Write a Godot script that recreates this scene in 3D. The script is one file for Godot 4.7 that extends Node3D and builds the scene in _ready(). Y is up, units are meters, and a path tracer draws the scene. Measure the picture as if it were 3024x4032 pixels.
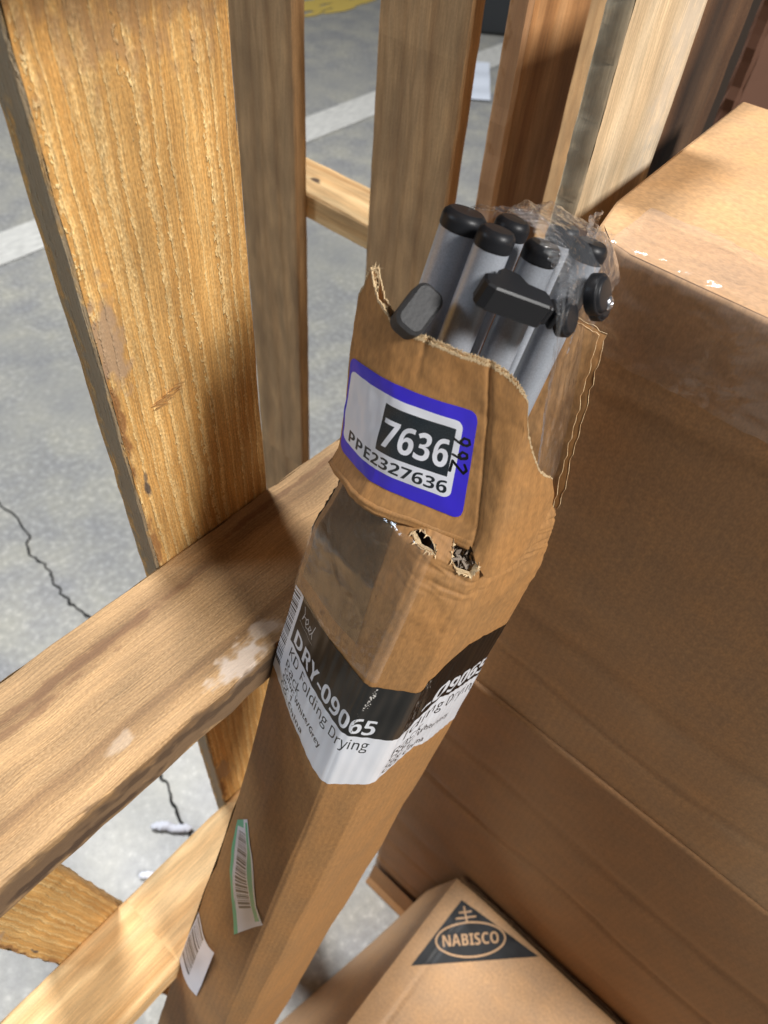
extends Node3D
# A long torn carton of drying-rack tubes leaning in a slatted wooden crate, beside cardboard boxes.

const H := 1.52            # height of the camera above the concrete floor
# frame of the leaning carton: P0 a point on its back left edge, D down its length, E1 to the left, E2 to the back
const P0 := Vector3(0.1316, -0.3640 + 1.52, -0.162)
const D := Vector3(-0.30201, -0.95271, -0.03399)
var E1 := D.cross(Vector3(0, 0, 1)).normalized()
var E2 := D.cross(E1)
var org := Vector3.ZERO
var rng := RandomNumberGenerator.new()
var M := {}

# ---------------------------------------------------------------- camera, light
func setup_view() -> void:
	var cam := Camera3D.new()
	cam.name = "camera"
	cam.fov = 69.63
	cam.near = 0.02
	cam.far = 60.0
	cam.transform = Transform3D(Basis(Vector3(0.6580, 0.0687, 0.7499), Vector3(0.5466, 0.6411, -0.5384), Vector3(-0.5178, 0.7644, 0.3844)).orthonormalized(), Vector3(0, H, 0))
	var at := CameraAttributesPhysical.new()
	at.frustum_focal_length = 6.9
	at.frustum_focus_distance = 0.36
	at.exposure_aperture = 3.2
	cam.attributes = at
	add_child(cam)
	cam.fov = 69.63
	var e := Environment.new()
	e.background_mode = Environment.BG_COLOR
	e.background_color = Color(0.80, 0.84, 0.90)
	e.background_energy_multiplier = 0.06
	e.tonemap_mode = Environment.TONE_MAPPER_LINEAR
	e.tonemap_exposure = 1.0
	e.sdfgi_enabled = true
	e.ssao_enabled = true
	e.ssil_enabled = true
	var we := WorldEnvironment.new()
	we.name = "surroundings"
	we.environment = e
	add_child(we)
	# warehouse lamps, hung high: direction from the carton, distance, energy
	lamp(Vector3(0.09, 0.89, -0.44), 5.0, 33.0, Color(0.98, 0.99, 1.0), "flat white ceiling lamp over the aisle beyond the crate slats")
	lamp(Vector3(-0.565, 0.574, -0.60), 5.0, 7.5, Color(0.86, 0.93, 1.0), "flat white ceiling lamp high to the left outside the crate")
	lamp(Vector3(0.11, 0.66, 0.74), 3.1, 12.8, Color(1.0, 0.99, 0.975), "flat white ceiling lamp above and behind the viewer", 0.6)

func lamp(dir: Vector3, dist: float, energy: float, tint: Color, label: String, size := 1.0) -> void:
	var p := Vector3(0.15, H - 0.35, -0.15) + dir.normalized() * dist
	var o := thing("ceiling_lamp", label, "lamp", p)
	org = Vector3.ZERO
	var t := Basis.looking_at(-dir.normalized(), Vector3(0, 0, 1) if absf(dir.y) > 0.9 else Vector3.UP)
	var st := begin()
	box(st, Vector3(-0.53 * size, -0.53 * size, 0.008), Vector3(0.53 * size, 0.53 * size, 0.09))
	var hs := commit(st, "housing", plain(Color(0.75, 0.76, 0.78), 0.5), o)
	hs.transform = Transform3D(t, Vector3.ZERO)
	st = begin()
	box(st, Vector3(-0.5 * size, -0.5 * size, 0.0), Vector3(0.5 * size, 0.5 * size, 0.006))
	var em := plain(Color(0.9, 0.9, 0.9), 0.5)
	em.emission_enabled = true
	em.emission = tint
	em.emission_energy_multiplier = 0.6
	var df := commit(st, "lamp_panel", em, o)
	df.transform = Transform3D(t, Vector3.ZERO)
	var l := AreaLight3D.new()
	l.name = "lamp_light"
	l.area_size = Vector2(1.0, 1.0) * size
	l.light_energy = energy
	l.light_color = tint
	l.area_range = 30.0
	l.area_attenuation = 2.0
	l.shadow_enabled = true
	l.transform = Transform3D(t, -dir.normalized() * 0.012)
	o.add_child(l)

# ---------------------------------------------------------------- nodes
var used := {}
func numbered(n: String) -> String:
	var k: int = used.get(n, 0)
	used[n] = k + 1
	return n if k == 0 else "%s_%03d" % [n, k]

func thing(called: String, label: String, category: String, at := Vector3.ZERO, group := "") -> Node3D:
	var o := Node3D.new()
	o.name = numbered(called)
	o.position = at
	o.set_meta("label", label)
	o.set_meta("category", category)
	if group != "":
		o.set_meta("group", group)
	add_child(o)
	org = at
	return o

func put(mesh: Mesh, called: String, m: Material, parent: Node) -> MeshInstance3D:
	var o := MeshInstance3D.new()
	o.name = called
	o.mesh = mesh
	if m:
		o.material_override = m
	parent.add_child(o, true)
	return o

func begin() -> SurfaceTool:
	var st := SurfaceTool.new()
	st.begin(Mesh.PRIMITIVE_TRIANGLES)
	return st

func commit(st: SurfaceTool, called: String, m: Material, parent: Node) -> MeshInstance3D:
	st.generate_normals()
	return put(st.commit(), called, m, parent)

# corners run counter-clockwise seen from outside; written clockwise
func quad(st: SurfaceTool, a: Vector3, b: Vector3, c: Vector3, d: Vector3, ua := Vector2(0, 0), ub := Vector2(1, 0), uc := Vector2(1, 1), ud := Vector2(0, 1), smooth := false) -> void:
	st.set_smooth_group(0 if smooth else -1)
	tri(st, a, c, b, ua, uc, ub)
	tri(st, a, d, c, ua, ud, uc)

func tri(st: SurfaceTool, a: Vector3, b: Vector3, c: Vector3, ua := Vector2.ZERO, ub := Vector2.ZERO, uc := Vector2.ZERO) -> void:
	st.set_uv(ua)
	st.add_vertex(a - org)
	st.set_uv(ub)
	st.add_vertex(b - org)
	st.set_uv(uc)
	st.add_vertex(c - org)

func box(st: SurfaceTool, lo: Vector3, hi: Vector3) -> void:
	var v := []
	for i in 8:
		v.append(Vector3(hi.x if i & 1 else lo.x, hi.y if i & 2 else lo.y, hi.z if i & 4 else lo.z))
	var s := hi - lo
	for f in [[4, 5, 7, 6, s.x, s.y], [1, 0, 2, 3, s.x, s.y], [5, 1, 3, 7, s.z, s.y], [0, 4, 6, 2, s.z, s.y], [6, 7, 3, 2, s.x, s.z], [0, 1, 5, 4, s.x, s.z]]:
		quad(st, v[f[0]], v[f[1]], v[f[2]], v[f[3]], Vector2(0, 0), Vector2(f[4], 0) * 4.0, Vector2(f[4], f[5]) * 4.0, Vector2(0, f[5]) * 4.0)

# a smooth sheet: f(i, j) gives a point, g(i, j) a uv; keep(i, j) says whether a cell is there
func sheet(ni: int, nj: int, f: Callable, g: Callable, flip := false, keep = null) -> ArrayMesh:
	var v := PackedVector3Array()
	var uv := PackedVector2Array()
	var nn := PackedVector3Array()
	v.resize((ni + 1) * (nj + 1))
	uv.resize(v.size())
	nn.resize(v.size())
	for i in ni + 1:
		for j in nj + 1:
			var k := i * (nj + 1) + j
			v[k] = f.call(i, j) - org
			uv[k] = g.call(i, j)
	var idx := PackedInt32Array()
	for i in ni:
		for j in nj:
			if keep != null and not keep.call(i, j):
				continue
			var a := i * (nj + 1) + j
			var b := a + nj + 1
			var q := [a, b, b + 1, a, b + 1, a + 1] if flip else [a, b + 1, b, a, a + 1, b + 1]
			for t in [0, 3]:
				var n := (v[q[t + 2]] - v[q[t]]).cross(v[q[t + 1]] - v[q[t]])
				for w in 3:
					nn[q[t + w]] += n
					idx.append(q[t + w])
	for k in nn.size():
		nn[k] = nn[k].normalized() if nn[k].length() > 0.0 else Vector3.UP
	var arr := []
	arr.resize(Mesh.ARRAY_MAX)
	arr[Mesh.ARRAY_VERTEX] = v
	arr[Mesh.ARRAY_NORMAL] = nn
	arr[Mesh.ARRAY_TEX_UV] = uv
	arr[Mesh.ARRAY_INDEX] = idx
	var m := ArrayMesh.new()
	m.add_surface_from_arrays(Mesh.PRIMITIVE_TRIANGLES, arr)
	return m

# profile of (radius, height) turned round y
func lathe(profile: Array, n := 28) -> ArrayMesh:
	org = Vector3.ZERO
	var f := func(i: int, j: int) -> Vector3:
		var a := TAU * i / n
		return Vector3(cos(a) * profile[j].x, profile[j].y, sin(a) * profile[j].x)
	var g := func(i: int, j: int) -> Vector2: return Vector2(float(i) / n, float(j) / profile.size())
	return sheet(n, profile.size() - 1, f, g, true)

# a flat outline (counter-clockwise, x-y) given depth along z with chamfered rims
func slab(outline: PackedVector2Array, depth: float, ch: float) -> SurfaceTool:
	var st := begin()
	org = Vector3.ZERO
	var inner: PackedVector2Array = outline
	var shrunk := Geometry2D.offset_polygon(outline, -ch)
	var c := Vector2.ZERO
	for p in outline:
		c += p
	c /= outline.size()
	inner = PackedVector2Array()
	var n := outline.size()
	for i in n:
		var a := (outline[i] - outline[(i + n - 1) % n]).normalized()
		var b := (outline[(i + 1) % n] - outline[i]).normalized()
		var nrm := (Vector2(-a.y, a.x) + Vector2(-b.y, b.x)).normalized()
		var k := maxf(0.4, nrm.dot(Vector2(-a.y, a.x)))
		inner.append(outline[i] + nrm * ch / k)
	for i in n:
		var j := (i + 1) % n
		var o0 := Vector3(outline[i].x, outline[i].y, 0)
		var o1 := Vector3(outline[j].x, outline[j].y, 0)
		var i0 := Vector3(inner[i].x, inner[i].y, 0)
		var i1 := Vector3(inner[j].x, inner[j].y, 0)
		var z0 := Vector3(0, 0, ch)
		var z1 := Vector3(0, 0, depth - ch)
		var zt := Vector3(0, 0, depth)
		quad(st, o0 + z0, o1 + z0, o1 + z1, o0 + z1)
		quad(st, o0 + z1, o1 + z1, i1 + zt, i0 + zt)
		quad(st, i0, i1, o1 + z0, o0 + z0)
	var tr := Geometry2D.triangulate_polygon(inner)
	st.set_smooth_group(-1)
	for t in range(0, tr.size(), 3):
		var p := []
		for w in 3:
			p.append(Vector3(inner[tr[t + w]].x, inner[tr[t + w]].y, depth))
		if (p[1] - p[0]).cross(p[2] - p[0]).z > 0:
			p = [p[0], p[2], p[1]]
		tri(st, p[0], p[1], p[2], Vector2(p[0].x, p[0].y) * 4.0, Vector2(p[1].x, p[1].y) * 4.0, Vector2(p[2].x, p[2].y) * 4.0)
		var dz := Vector3(0, 0, -depth)
		tri(st, p[0] + dz, p[2] + dz, p[1] + dz)
	return st

func tube_path(pts: Array, r: float, n := 6) -> SurfaceTool:
	var st := begin()
	for i in pts.size() - 1:
		var a: Vector3 = pts[i]
		var b: Vector3 = pts[i + 1]
		var d := (b - a).normalized()
		var u := d.cross(Vector3(0.3, 0.9, 0.2)).normalized()
		var w := d.cross(u)
		for k in n:
			var c0 := u * cos(TAU * k / n) * r + w * sin(TAU * k / n) * r
			var c1 := u * cos(TAU * (k + 1) / n) * r + w * sin(TAU * (k + 1) / n) * r
			quad(st, a + c0, a + c1, b + c1, b + c0, Vector2.ZERO, Vector2.ZERO, Vector2.ZERO, Vector2.ZERO)
	return st

# ---------------------------------------------------------------- materials and textures
func plain(c: Color, rough: float) -> StandardMaterial3D:
	var m := StandardMaterial3D.new()
	m.albedo_color = c
	m.roughness = rough
	return m

func noise(seed_: int, freq: float, oct := 3) -> FastNoiseLite:
	var n := FastNoiseLite.new()
	n.seed = seed_
	n.noise_type = FastNoiseLite.TYPE_SIMPLEX_SMOOTH
	n.frequency = freq
	n.fractal_type = FastNoiseLite.FRACTAL_FBM if oct > 1 else FastNoiseLite.FRACTAL_NONE
	n.fractal_octaves = oct
	return n

func image_of(w: int, h: int, bytes: PackedByteArray) -> ImageTexture:
	return ImageTexture.create_from_image(Image.create_from_data(w, h, false, Image.FORMAT_RGB8, bytes))

# sawn wood: width of the board over u, its length (lm metres) over v
func wood(seed_: int, w: int, h: int, lm: float, dark: Color, mid: Color, pale: Color, rings: float, fuzz: float, relief: float, stains := [], grime := 0.0, rough := 0.75, span := 1.0) -> StandardMaterial3D:
	var a := PackedByteArray()
	var b := PackedByteArray()
	a.resize(w * h * 3)
	b.resize(w * h * 3)
	var n1 := noise(seed_, 1.0, 2)
	var n2 := noise(seed_ + 1, 1.0, 3)
	var n3 := noise(seed_ + 2, 1.0, 2)
	var n4 := noise(seed_ + 3, 1.0, 3)
	var bias := [0.0, 0.0]
	for y in h:
		var v := float(y) / h * lm
		for x in w:
			var u := float(x) / w * span
			var warp := n1.get_noise_2d(u * 1.2, v * 2.2) * (0.05 if fuzz > 0.5 else 0.12) + n1.get_noise_2d(u * 5.0 + 40.0, v * 18.0) * 0.012
			var q := (u + warp) * rings
			var r := n2.get_noise_2d(q * 0.55, v * 0.35) * 1.4 + 0.35 * sin(TAU * q * 0.5 + 2.0 * n1.get_noise_2d(q * 0.3, 7.0))
			r = clampf(0.5 + 0.5 * r, 0.0, 1.0)
			var fibre := n3.get_noise_2d(u * 90.0, v * 22.0)
			var speck := n3.get_noise_2d(u * 75.0 + 300.0, v * 420.0)
			var blot := n4.get_noise_2d(u * 2.2 + 11.0, v * 9.0)
			var c := dark.lerp(mid, clampf(r * 2.0, 0, 1)).lerp(pale, clampf(r * 2.0 - 1.0, 0, 1))
			var f := 0.0
			var ridge := 0.0
			if fuzz > 0.5:                         # rough sawn: each ring ends in a torn, raised, pale lip
				var jag := n3.get_noise_2d(u * 30.0 + 500.0, v * 160.0) * 0.22 + n3.get_noise_2d(u * 70.0 + 800.0, v * 420.0) * 0.12
				var fr := fposmod(q + 0.55 * n1.get_noise_2d(q * 0.9 + 90.0, v * 0.8) + jag * 0.8, 1.0)
				ridge = exp(-fr / 0.10) * clampf(0.75 + n3.get_noise_2d(u * 40.0 + 60.0, v * 120.0) * 1.3, 0.15, 1.3)
				var wide := 1.0 - smoothstep(0.08, 0.62, fr)
				c = dark.lerp(mid, 0.35 + 0.65 * r).lerp(pale, wide * 0.75)
				var tick := n3.get_noise_2d(u * 14.0 + 20.0, v * 700.0)
				c = c.lerp(dark, clampf(tick * 0.5 - 0.05, 0.0, 0.25) * (1.0 - wide))
				c = c.lerp(Color(0.93, 0.82, 0.60), clampf(ridge * 0.75 + maxf(0.0, speck - 0.25) * wide, 0.0, 1.0))
				f = clampf(ridge + 0.35 * wide * (0.5 + speck), 0.0, 1.2)
			elif fuzz > 0.0:                       # raised fibres left by the saw along the grain
				var edge := clampf(1.0 - absf(r - 0.52) * 4.5, 0.0, 1.0)
				f = clampf(edge * 0.7 + speck * 1.1 - 0.15, 0.0, 1.0) * fuzz
				c = c.lerp(pale.lightened(0.18), f * 0.75)
			var k := 1.0 + fibre * 0.16 + speck * 0.07 * (1.0 + fuzz) + blot * 0.14
			var g := clampf((n4.get_noise_2d(u * 3.0 + 70.0, v * 5.0) + 0.15) * 2.0, 0.0, 1.0) * grime
			c = Color(c.r * k, c.g * k, c.b * k).lerp(Color(0.27, 0.23, 0.19), g)
			for s in stains:                       # stains and painted shade: [u, v, radius u, radius v, colour, strength]
				var du: float = (u - s[0]) / s[2]
				var dv: float = (v - s[1]) / s[3]
				var dd: float = 1.0 - sqrt(du * du + dv * dv) + 0.7 * n4.get_noise_2d(u * 9.0, v * 60.0)
				if dd > 0.0:
					c = c.lerp(s[4], clampf(dd * 2.2, 0.0, 1.0) * s[5])
			var p := (y * w + x) * 3
			a[p] = clampi(int(c.r * 255.0), 0, 255)
			a[p + 1] = clampi(int(c.g * 255.0), 0, 255)
			a[p + 2] = clampi(int(c.b * 255.0), 0, 255)
			var hh := clampi(int(255.0 * clampf(0.45 + 0.22 * (r - 0.5) + fibre * 0.14 + f * 0.45 + speck * 0.06, 0.0, 1.0)), 0, 255)
			b[p] = hh
			b[p + 1] = hh
			b[p + 2] = hh
	var m := StandardMaterial3D.new()
	m.albedo_texture = image_of(w, h, a)
	m.uv1_scale = Vector3(1.0 / span, 1, 1)
	m.roughness = rough
	if relief > 0.0:
		m.heightmap_enabled = true
		m.heightmap_texture = image_of(w, h, b)
		m.heightmap_scale = relief
	return m

# kraft board: repeats every 0.25 m
func kraft(seed_: int, base: Color, flute: float, relief: float, rough := 0.7) -> StandardMaterial3D:
	var n := 512
	var a := PackedByteArray()
	var b := PackedByteArray()
	a.resize(n * n * 3)
	b.resize(n * n * 3)
	var n1 := noise(seed_, 0.012, 4)
	var n2 := noise(seed_ + 1, 0.09, 3)
	var n3 := noise(seed_ + 2, 0.35, 1)
	for y in n:
		for x in n:
			var t1 := torus(n1, x, y, n)
			var t2 := torus(n2, x, y, n)
			var t3 := n3.get_noise_2d(x, y * 0.35)
			var fl := cos(TAU * x * 36.0 / n) * flute
			var k := 1.0 + 0.06 * t1 + 0.07 * t2 + 0.06 * t3 + fl * 0.06
			var p := (y * n + x) * 3
			a[p] = clampi(int(base.r * k * 255.0), 0, 255)
			a[p + 1] = clampi(int(base.g * (k - 0.02 * t1) * 255.0), 0, 255)
			a[p + 2] = clampi(int(base.b * (k - 0.06 * t1) * 255.0), 0, 255)
			var hh := clampi(int(255.0 * (0.5 + 0.2 * t1 + 0.1 * t2 + 0.05 * t3 + 0.14 * fl)), 0, 255)
			b[p] = hh
			b[p + 1] = hh
			b[p + 2] = hh
	var m := StandardMaterial3D.new()
	m.albedo_texture = image_of(n, n, a)
	m.roughness = rough
	m.heightmap_enabled = true
	m.heightmap_texture = image_of(n, n, b)
	m.heightmap_scale = relief
	return m

func torus(nz: FastNoiseLite, x: int, y: int, n: int) -> float:
	var fx := float(x) / n
	var fy := float(y) / n
	var bx := clampf((fx - 0.8) / 0.2, 0.0, 1.0)
	var by := clampf((fy - 0.8) / 0.2, 0.0, 1.0)
	var a := lerpf(nz.get_noise_2d(x, y), nz.get_noise_2d(x - n, y), bx)
	if by > 0.0:
		a = lerpf(a, lerpf(nz.get_noise_2d(x, y - n), nz.get_noise_2d(x - n, y - n), bx), by)
	return a

var wrinkles: NoiseTexture2D
func film(tint: Color, alpha: float, rough := 0.06, relief := 0.0, tile := Vector3.ONE) -> StandardMaterial3D:
	var m := StandardMaterial3D.new()
	if relief > 0.0:
		if wrinkles == null:
			wrinkles = NoiseTexture2D.new()
			wrinkles.width = 512
			wrinkles.height = 512
			wrinkles.seamless = true
			var wn := noise(303, 0.012, 4)
			wn.fractal_type = FastNoiseLite.FRACTAL_RIDGED
			wrinkles.noise = wn
		m.heightmap_enabled = true
		m.heightmap_texture = wrinkles
		m.heightmap_scale = relief
		m.uv1_scale = tile
	m.transparency = BaseMaterial3D.TRANSPARENCY_ALPHA
	m.albedo_color = Color(tint, alpha)
	m.roughness = rough
	m.cull_mode = BaseMaterial3D.CULL_DISABLED
	return m

# ---- drawing print into an image
func poly_fill(im: Image, pts: PackedVector2Array, c: Color) -> void:
	var lo := pts[0]
	var hi := pts[0]
	for p in pts:
		lo = lo.min(p)
		hi = hi.max(p)
	for y in range(maxi(0, int(lo.y)), mini(im.get_height(), int(hi.y) + 1)):
		var xs := []
		var n := pts.size()
		for i in n:
			var a := pts[i]
			var b := pts[(i + 1) % n]
			var yy := y + 0.5
			if (a.y <= yy) != (b.y <= yy):
				xs.append(a.x + (yy - a.y) / (b.y - a.y) * (b.x - a.x))
		xs.sort()
		for i in range(0, xs.size() - 1, 2):
			var x0 := clampi(int(round(xs[i])), 0, im.get_width())
			var x1 := clampi(int(round(xs[i + 1])), 0, im.get_width())
			if x1 > x0:
				im.fill_rect(Rect2i(x0, y, x1 - x0, 1), c)

func stroke(im: Image, pts: Array, width: float, c: Color) -> void:
	for i in pts.size() - 1:
		var a: Vector2 = pts[i]
		var b: Vector2 = pts[i + 1]
		var n := maxi(1, int(a.distance_to(b) / (width * 0.25)))
		for k in n + 1:
			disc(im, a.lerp(b, float(k) / n), width * 0.5, c)

func disc(im: Image, p: Vector2, r: float, c: Color) -> void:
	for y in range(int(p.y - r), int(p.y + r) + 2):
		var h := r * r - (y + 0.5 - p.y) * (y + 0.5 - p.y)
		if h <= 0.0 or y < 0 or y >= im.get_height():
			continue
		var x0 := clampi(int(round(p.x - sqrt(h))), 0, im.get_width())
		var x1 := clampi(int(round(p.x + sqrt(h))), 0, im.get_width())
		if x1 > x0:
			im.fill_rect(Rect2i(x0, y, x1 - x0, 1), c)

func round_rect(x: float, y: float, w: float, h: float, r: float) -> PackedVector2Array:
	var p := PackedVector2Array()
	for q in [[x + w - r, y + r, -90.0], [x + w - r, y + h - r, 0.0], [x + r, y + h - r, 90.0], [x + r, y + r, 180.0]]:
		for k in 7:
			var a := deg_to_rad(q[2] + 15.0 * k)
			p.append(Vector2(q[0] + cos(a) * r, q[1] + sin(a) * r))
	return p

# text whose capitals are cap pixels high, stretched to width w (0: natural); t maps a flat point to the image
func letters(im: Image, text: String, x: float, base_y: float, cap: float, w: float, c: Color, bold := true, lean := 0.0, clip_x := -1.0) -> void:
	var f := SystemFont.new()
	f.font_names = PackedStringArray(["Droid Sans"])
	f.font_weight = 700 if bold else 400
	var tm := TextMesh.new()
	tm.font = f
	tm.font_size = 64
	tm.text = text
	tm.depth = 0.0
	tm.pixel_size = 1.0
	tm.curve_step = 1.0
	tm.horizontal_alignment = HORIZONTAL_ALIGNMENT_LEFT
	var arr := tm.get_mesh_arrays() if tm.has_method("get_mesh_arrays") else tm.surface_get_arrays(0)
	var v: PackedVector3Array = arr[Mesh.ARRAY_VERTEX]
	var idx = arr[Mesh.ARRAY_INDEX]
	var lo := Vector2(1e9, 1e9)
	var hi := Vector2(-1e9, -1e9)
	for p in v:
		lo = lo.min(Vector2(p.x, p.y))
		hi = hi.max(Vector2(p.x, p.y))
	# height of capitals of this font at size 64
	var capsize := 64.0 * 0.714
	var t2 := TextMesh.new()
	t2.font = f
	t2.font_size = 64
	t2.text = "H"
	t2.depth = 0.0
	t2.pixel_size = 1.0
	var av: PackedVector3Array = t2.get_mesh_arrays()[Mesh.ARRAY_VERTEX]
	var hlo := 1e9
	var hhi := -1e9
	for p in av:
		hlo = minf(hlo, p.y)
		hhi = maxf(hhi, p.y)
	capsize = hhi - hlo
	var sy := cap / capsize
	var sx := sy if w <= 0.0 else w / (hi.x - lo.x)
	var count: int = idx.size() if idx != null else v.size()
	for k in range(0, count, 3):
		var p := PackedVector2Array()
		for j in 3:
			var q: Vector3 = v[idx[k + j]] if idx != null else v[k + j]
			var yy := (q.y - hlo) * sy
			p.append(Vector2(x + (q.x - lo.x) * sx + yy * lean, base_y - yy))
		if clip_x >= 0.0 and (p[0].x < clip_x or p[1].x < clip_x or p[2].x < clip_x):
			continue
		tri_fill(im, p, c)

func tri_fill(im: Image, p: PackedVector2Array, c: Color) -> void:
	var y0 := maxi(0, int(floor(minf(p[0].y, minf(p[1].y, p[2].y)))))
	var y1 := mini(im.get_height() - 1, int(ceil(maxf(p[0].y, maxf(p[1].y, p[2].y)))))
	for y in range(y0, y1 + 1):
		var lo := 1e9
		var hi := -1e9
		var yy := y + 0.5
		for i in 3:
			var a := p[i]
			var b := p[(i + 1) % 3]
			if (a.y <= yy) != (b.y <= yy):
				var xx := a.x + (yy - a.y) / (b.y - a.y) * (b.x - a.x)
				lo = minf(lo, xx)
				hi = maxf(hi, xx)
		if hi > lo:
			var x0 := clampi(int(round(lo)), 0, im.get_width())
			var x1 := clampi(int(round(hi)), 0, im.get_width())
			if x1 > x0:
				im.fill_rect(Rect2i(x0, y, x1 - x0, 1), c)

func printed(im: Image, rough := 0.4) -> StandardMaterial3D:
	var m := StandardMaterial3D.new()
	m.albedo_texture = ImageTexture.create_from_image(im)
	m.roughness = rough
	m.texture_repeat = false
	return m

# ---------------------------------------------------------------- planks
# local x across the width, y along the length, z the face; u 0..1 over the face, v metres / lm
func plank(L: float, W: float, T: float, lm: float, seed_: int, ragged := 0.0003, ch := 0.0015, v0 := 0.0, ragged_left := 0.0) -> ArrayMesh:
	org = Vector3.ZERO
	var n := maxi(8, int(L / (0.004 if ragged_left > 0.0 else 0.012)))
	var nz := noise(seed_, 30.0, 3)
	var prof := [Vector2(-W / 2 + ch, T / 2), Vector2(W / 2 - ch, T / 2), Vector2(W / 2, T / 2 - ch), Vector2(W / 2, -T / 2 + ch), Vector2(W / 2 - ch, -T / 2), Vector2(-W / 2 + ch, -T / 2), Vector2(-W / 2, -T / 2 + ch), Vector2(-W / 2, T / 2 - ch)]
	var us := [0.0]
	var acc := 0.0
	for k in 8:
		acc += (prof[(k + 1) % 8] - prof[k]).length()
		us.append(acc / W)
	var st := begin()
	var ring := func(i: int, k: int) -> Vector3:
		var y := L * i / n
		var p: Vector2 = prof[k % 8]
		var g := ragged * nz.get_noise_2d(y, 3.1 * (k / 2))
		var q := ragged * nz.get_noise_2d(y, 20.0 + 3.1 * (k / 2))
		if k % 8 >= 6 and ragged_left > 0.0 and k % 8 == 6:
			g += ragged_left * (nz.get_noise_2d(y * 1.5, 55.0) + 0.5 * nz.get_noise_2d(y * 6.0, 65.0))
		return Vector3(p.x + g * 3.0, y, p.y + q)
	for k in 8:
		for i in n:
			var a: Vector3 = ring.call(i, k)
			var b: Vector3 = ring.call(i, k + 1)
			var c: Vector3 = ring.call(i + 1, k + 1)
			var d: Vector3 = ring.call(i + 1, k)
			var ya := v0 + L * i / n / lm
			var yb := v0 + L * (i + 1) / n / lm
			quad(st, a, b, c, d, Vector2(us[k], ya), Vector2(us[k + 1], ya), Vector2(us[k + 1], yb), Vector2(us[k], yb), ragged_left > 0.0)
	for e in 2:
		var i: int = 0 if e == 0 else n
		for k in range(1, 7):
			var a: Vector3 = ring.call(i, 0)
			var b: Vector3 = ring.call(i, k)
			var c: Vector3 = ring.call(i, k + 1)
			st.set_smooth_group(-1)
			if e == 0:
				tri(st, a, b, c, Vector2(0, 0), Vector2(us[k], 0.01), Vector2(us[k + 1], 0.01))
			else:
				tri(st, a, c, b, Vector2(0, 0), Vector2(us[k + 1], 0.01), Vector2(us[k], 0.01))
	st.generate_normals()
	return st.commit()

func board(parent: Node, called: String, mesh: Mesh, m: Material, x_axis: Vector3, y_axis: Vector3, at: Vector3, label := "") -> MeshInstance3D:
	var o := put(mesh, called, m, parent)
	o.transform = Transform3D(Basis(x_axis, y_axis, x_axis.cross(y_axis)), at)
	if label != "":
		o.set_meta("label", label)
	return o

# ---------------------------------------------------------------- the leaning carton's surfaces
func bp(u: float, v: float, c: float) -> Vector3:
	return P0 + E1 * (u / 1000.0) + E2 * (v / 1000.0) + D * c

var UP := [
	[-0.235, [Vector2(18, 4), Vector2(19, -12), Vector2(14, -29), Vector2(5, -50), Vector2(-6, -66), Vector2(-22, -76)]],
	[-0.205, [Vector2(14, 2), Vector2(14, -14), Vector2(10, -30), Vector2(0, -50), Vector2(-12, -68), Vector2(-30, -76)]],
	[-0.185, [Vector2(11, 1), Vector2(12, -14), Vector2(7, -31), Vector2(-7, -53), Vector2(-17, -71), Vector2(-40, -76)]],
	[-0.16, [Vector2(3, 1), Vector2(7, -15), Vector2(5, -31), Vector2(-12, -57), Vector2(-19, -75), Vector2(-55, -74)]],
	[-0.135, [Vector2(-3, 2), Vector2(3, -17), Vector2(2, -31), Vector2(-13, -63), Vector2(-22, -81), Vector2(-76, -77)]],
	[-0.118, [Vector2(-4, 2), Vector2(4, -17), Vector2(4, -32), Vector2(-10, -64), Vector2(-24, -84), Vector2(-88, -78)]]]
var LO := [
	[-0.131, [Vector2(-12, -6), Vector2(-7, -30), Vector2(-9, -53), Vector2(-23, -71), Vector2(-50, -72), Vector2(-85, -72), Vector2(-88, -4)]],
	[-0.119, [Vector2(-6, -3), Vector2(0, -31), Vector2(2, -59), Vector2(-14, -78), Vector2(-50, -80), Vector2(-89, -80), Vector2(-90, -1)]],
	[-0.09, [Vector2(0, 0), Vector2(6, -31), Vector2(8, -62), Vector2(-10, -82), Vector2(-50, -85), Vector2(-91, -86), Vector2(-91, 0)]],
	[0.02, [Vector2(-3, 0), Vector2(5, -31), Vector2(8, -62), Vector2(-10, -82), Vector2(-50, -86), Vector2(-95, -86), Vector2(-91, 0)]],
	[0.06, [Vector2(-6, 0), Vector2(3, -31), Vector2(8, -63), Vector2(-10, -82), Vector2(-52, -86), Vector2(-101, -86), Vector2(-91, 0)]],
	[0.12, [Vector2(-12, 0), Vector2(0, -31), Vector2(6, -63), Vector2(-10, -82), Vector2(-54, -86), Vector2(-105, -86), Vector2(-91, 0)]],
	[0.24, [Vector2(-12, 0), Vector2(-1, -31), Vector2(4, -64), Vector2(-8, -82), Vector2(-54, -86), Vector2(-104, -86), Vector2(-91, 0)]],
	[0.44, [Vector2(-2, 0), Vector2(0, -31), Vector2(4, -66), Vector2(-6, -82), Vector2(-50, -86), Vector2(-95, -86), Vector2(-91, 0)]],
	[1.22, [Vector2(-2, 0), Vector2(0, -31), Vector2(2, -70), Vector2(-6, -84), Vector2(-50, -86), Vector2(-92, -86), Vector2(-91, 0)]]]

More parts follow.
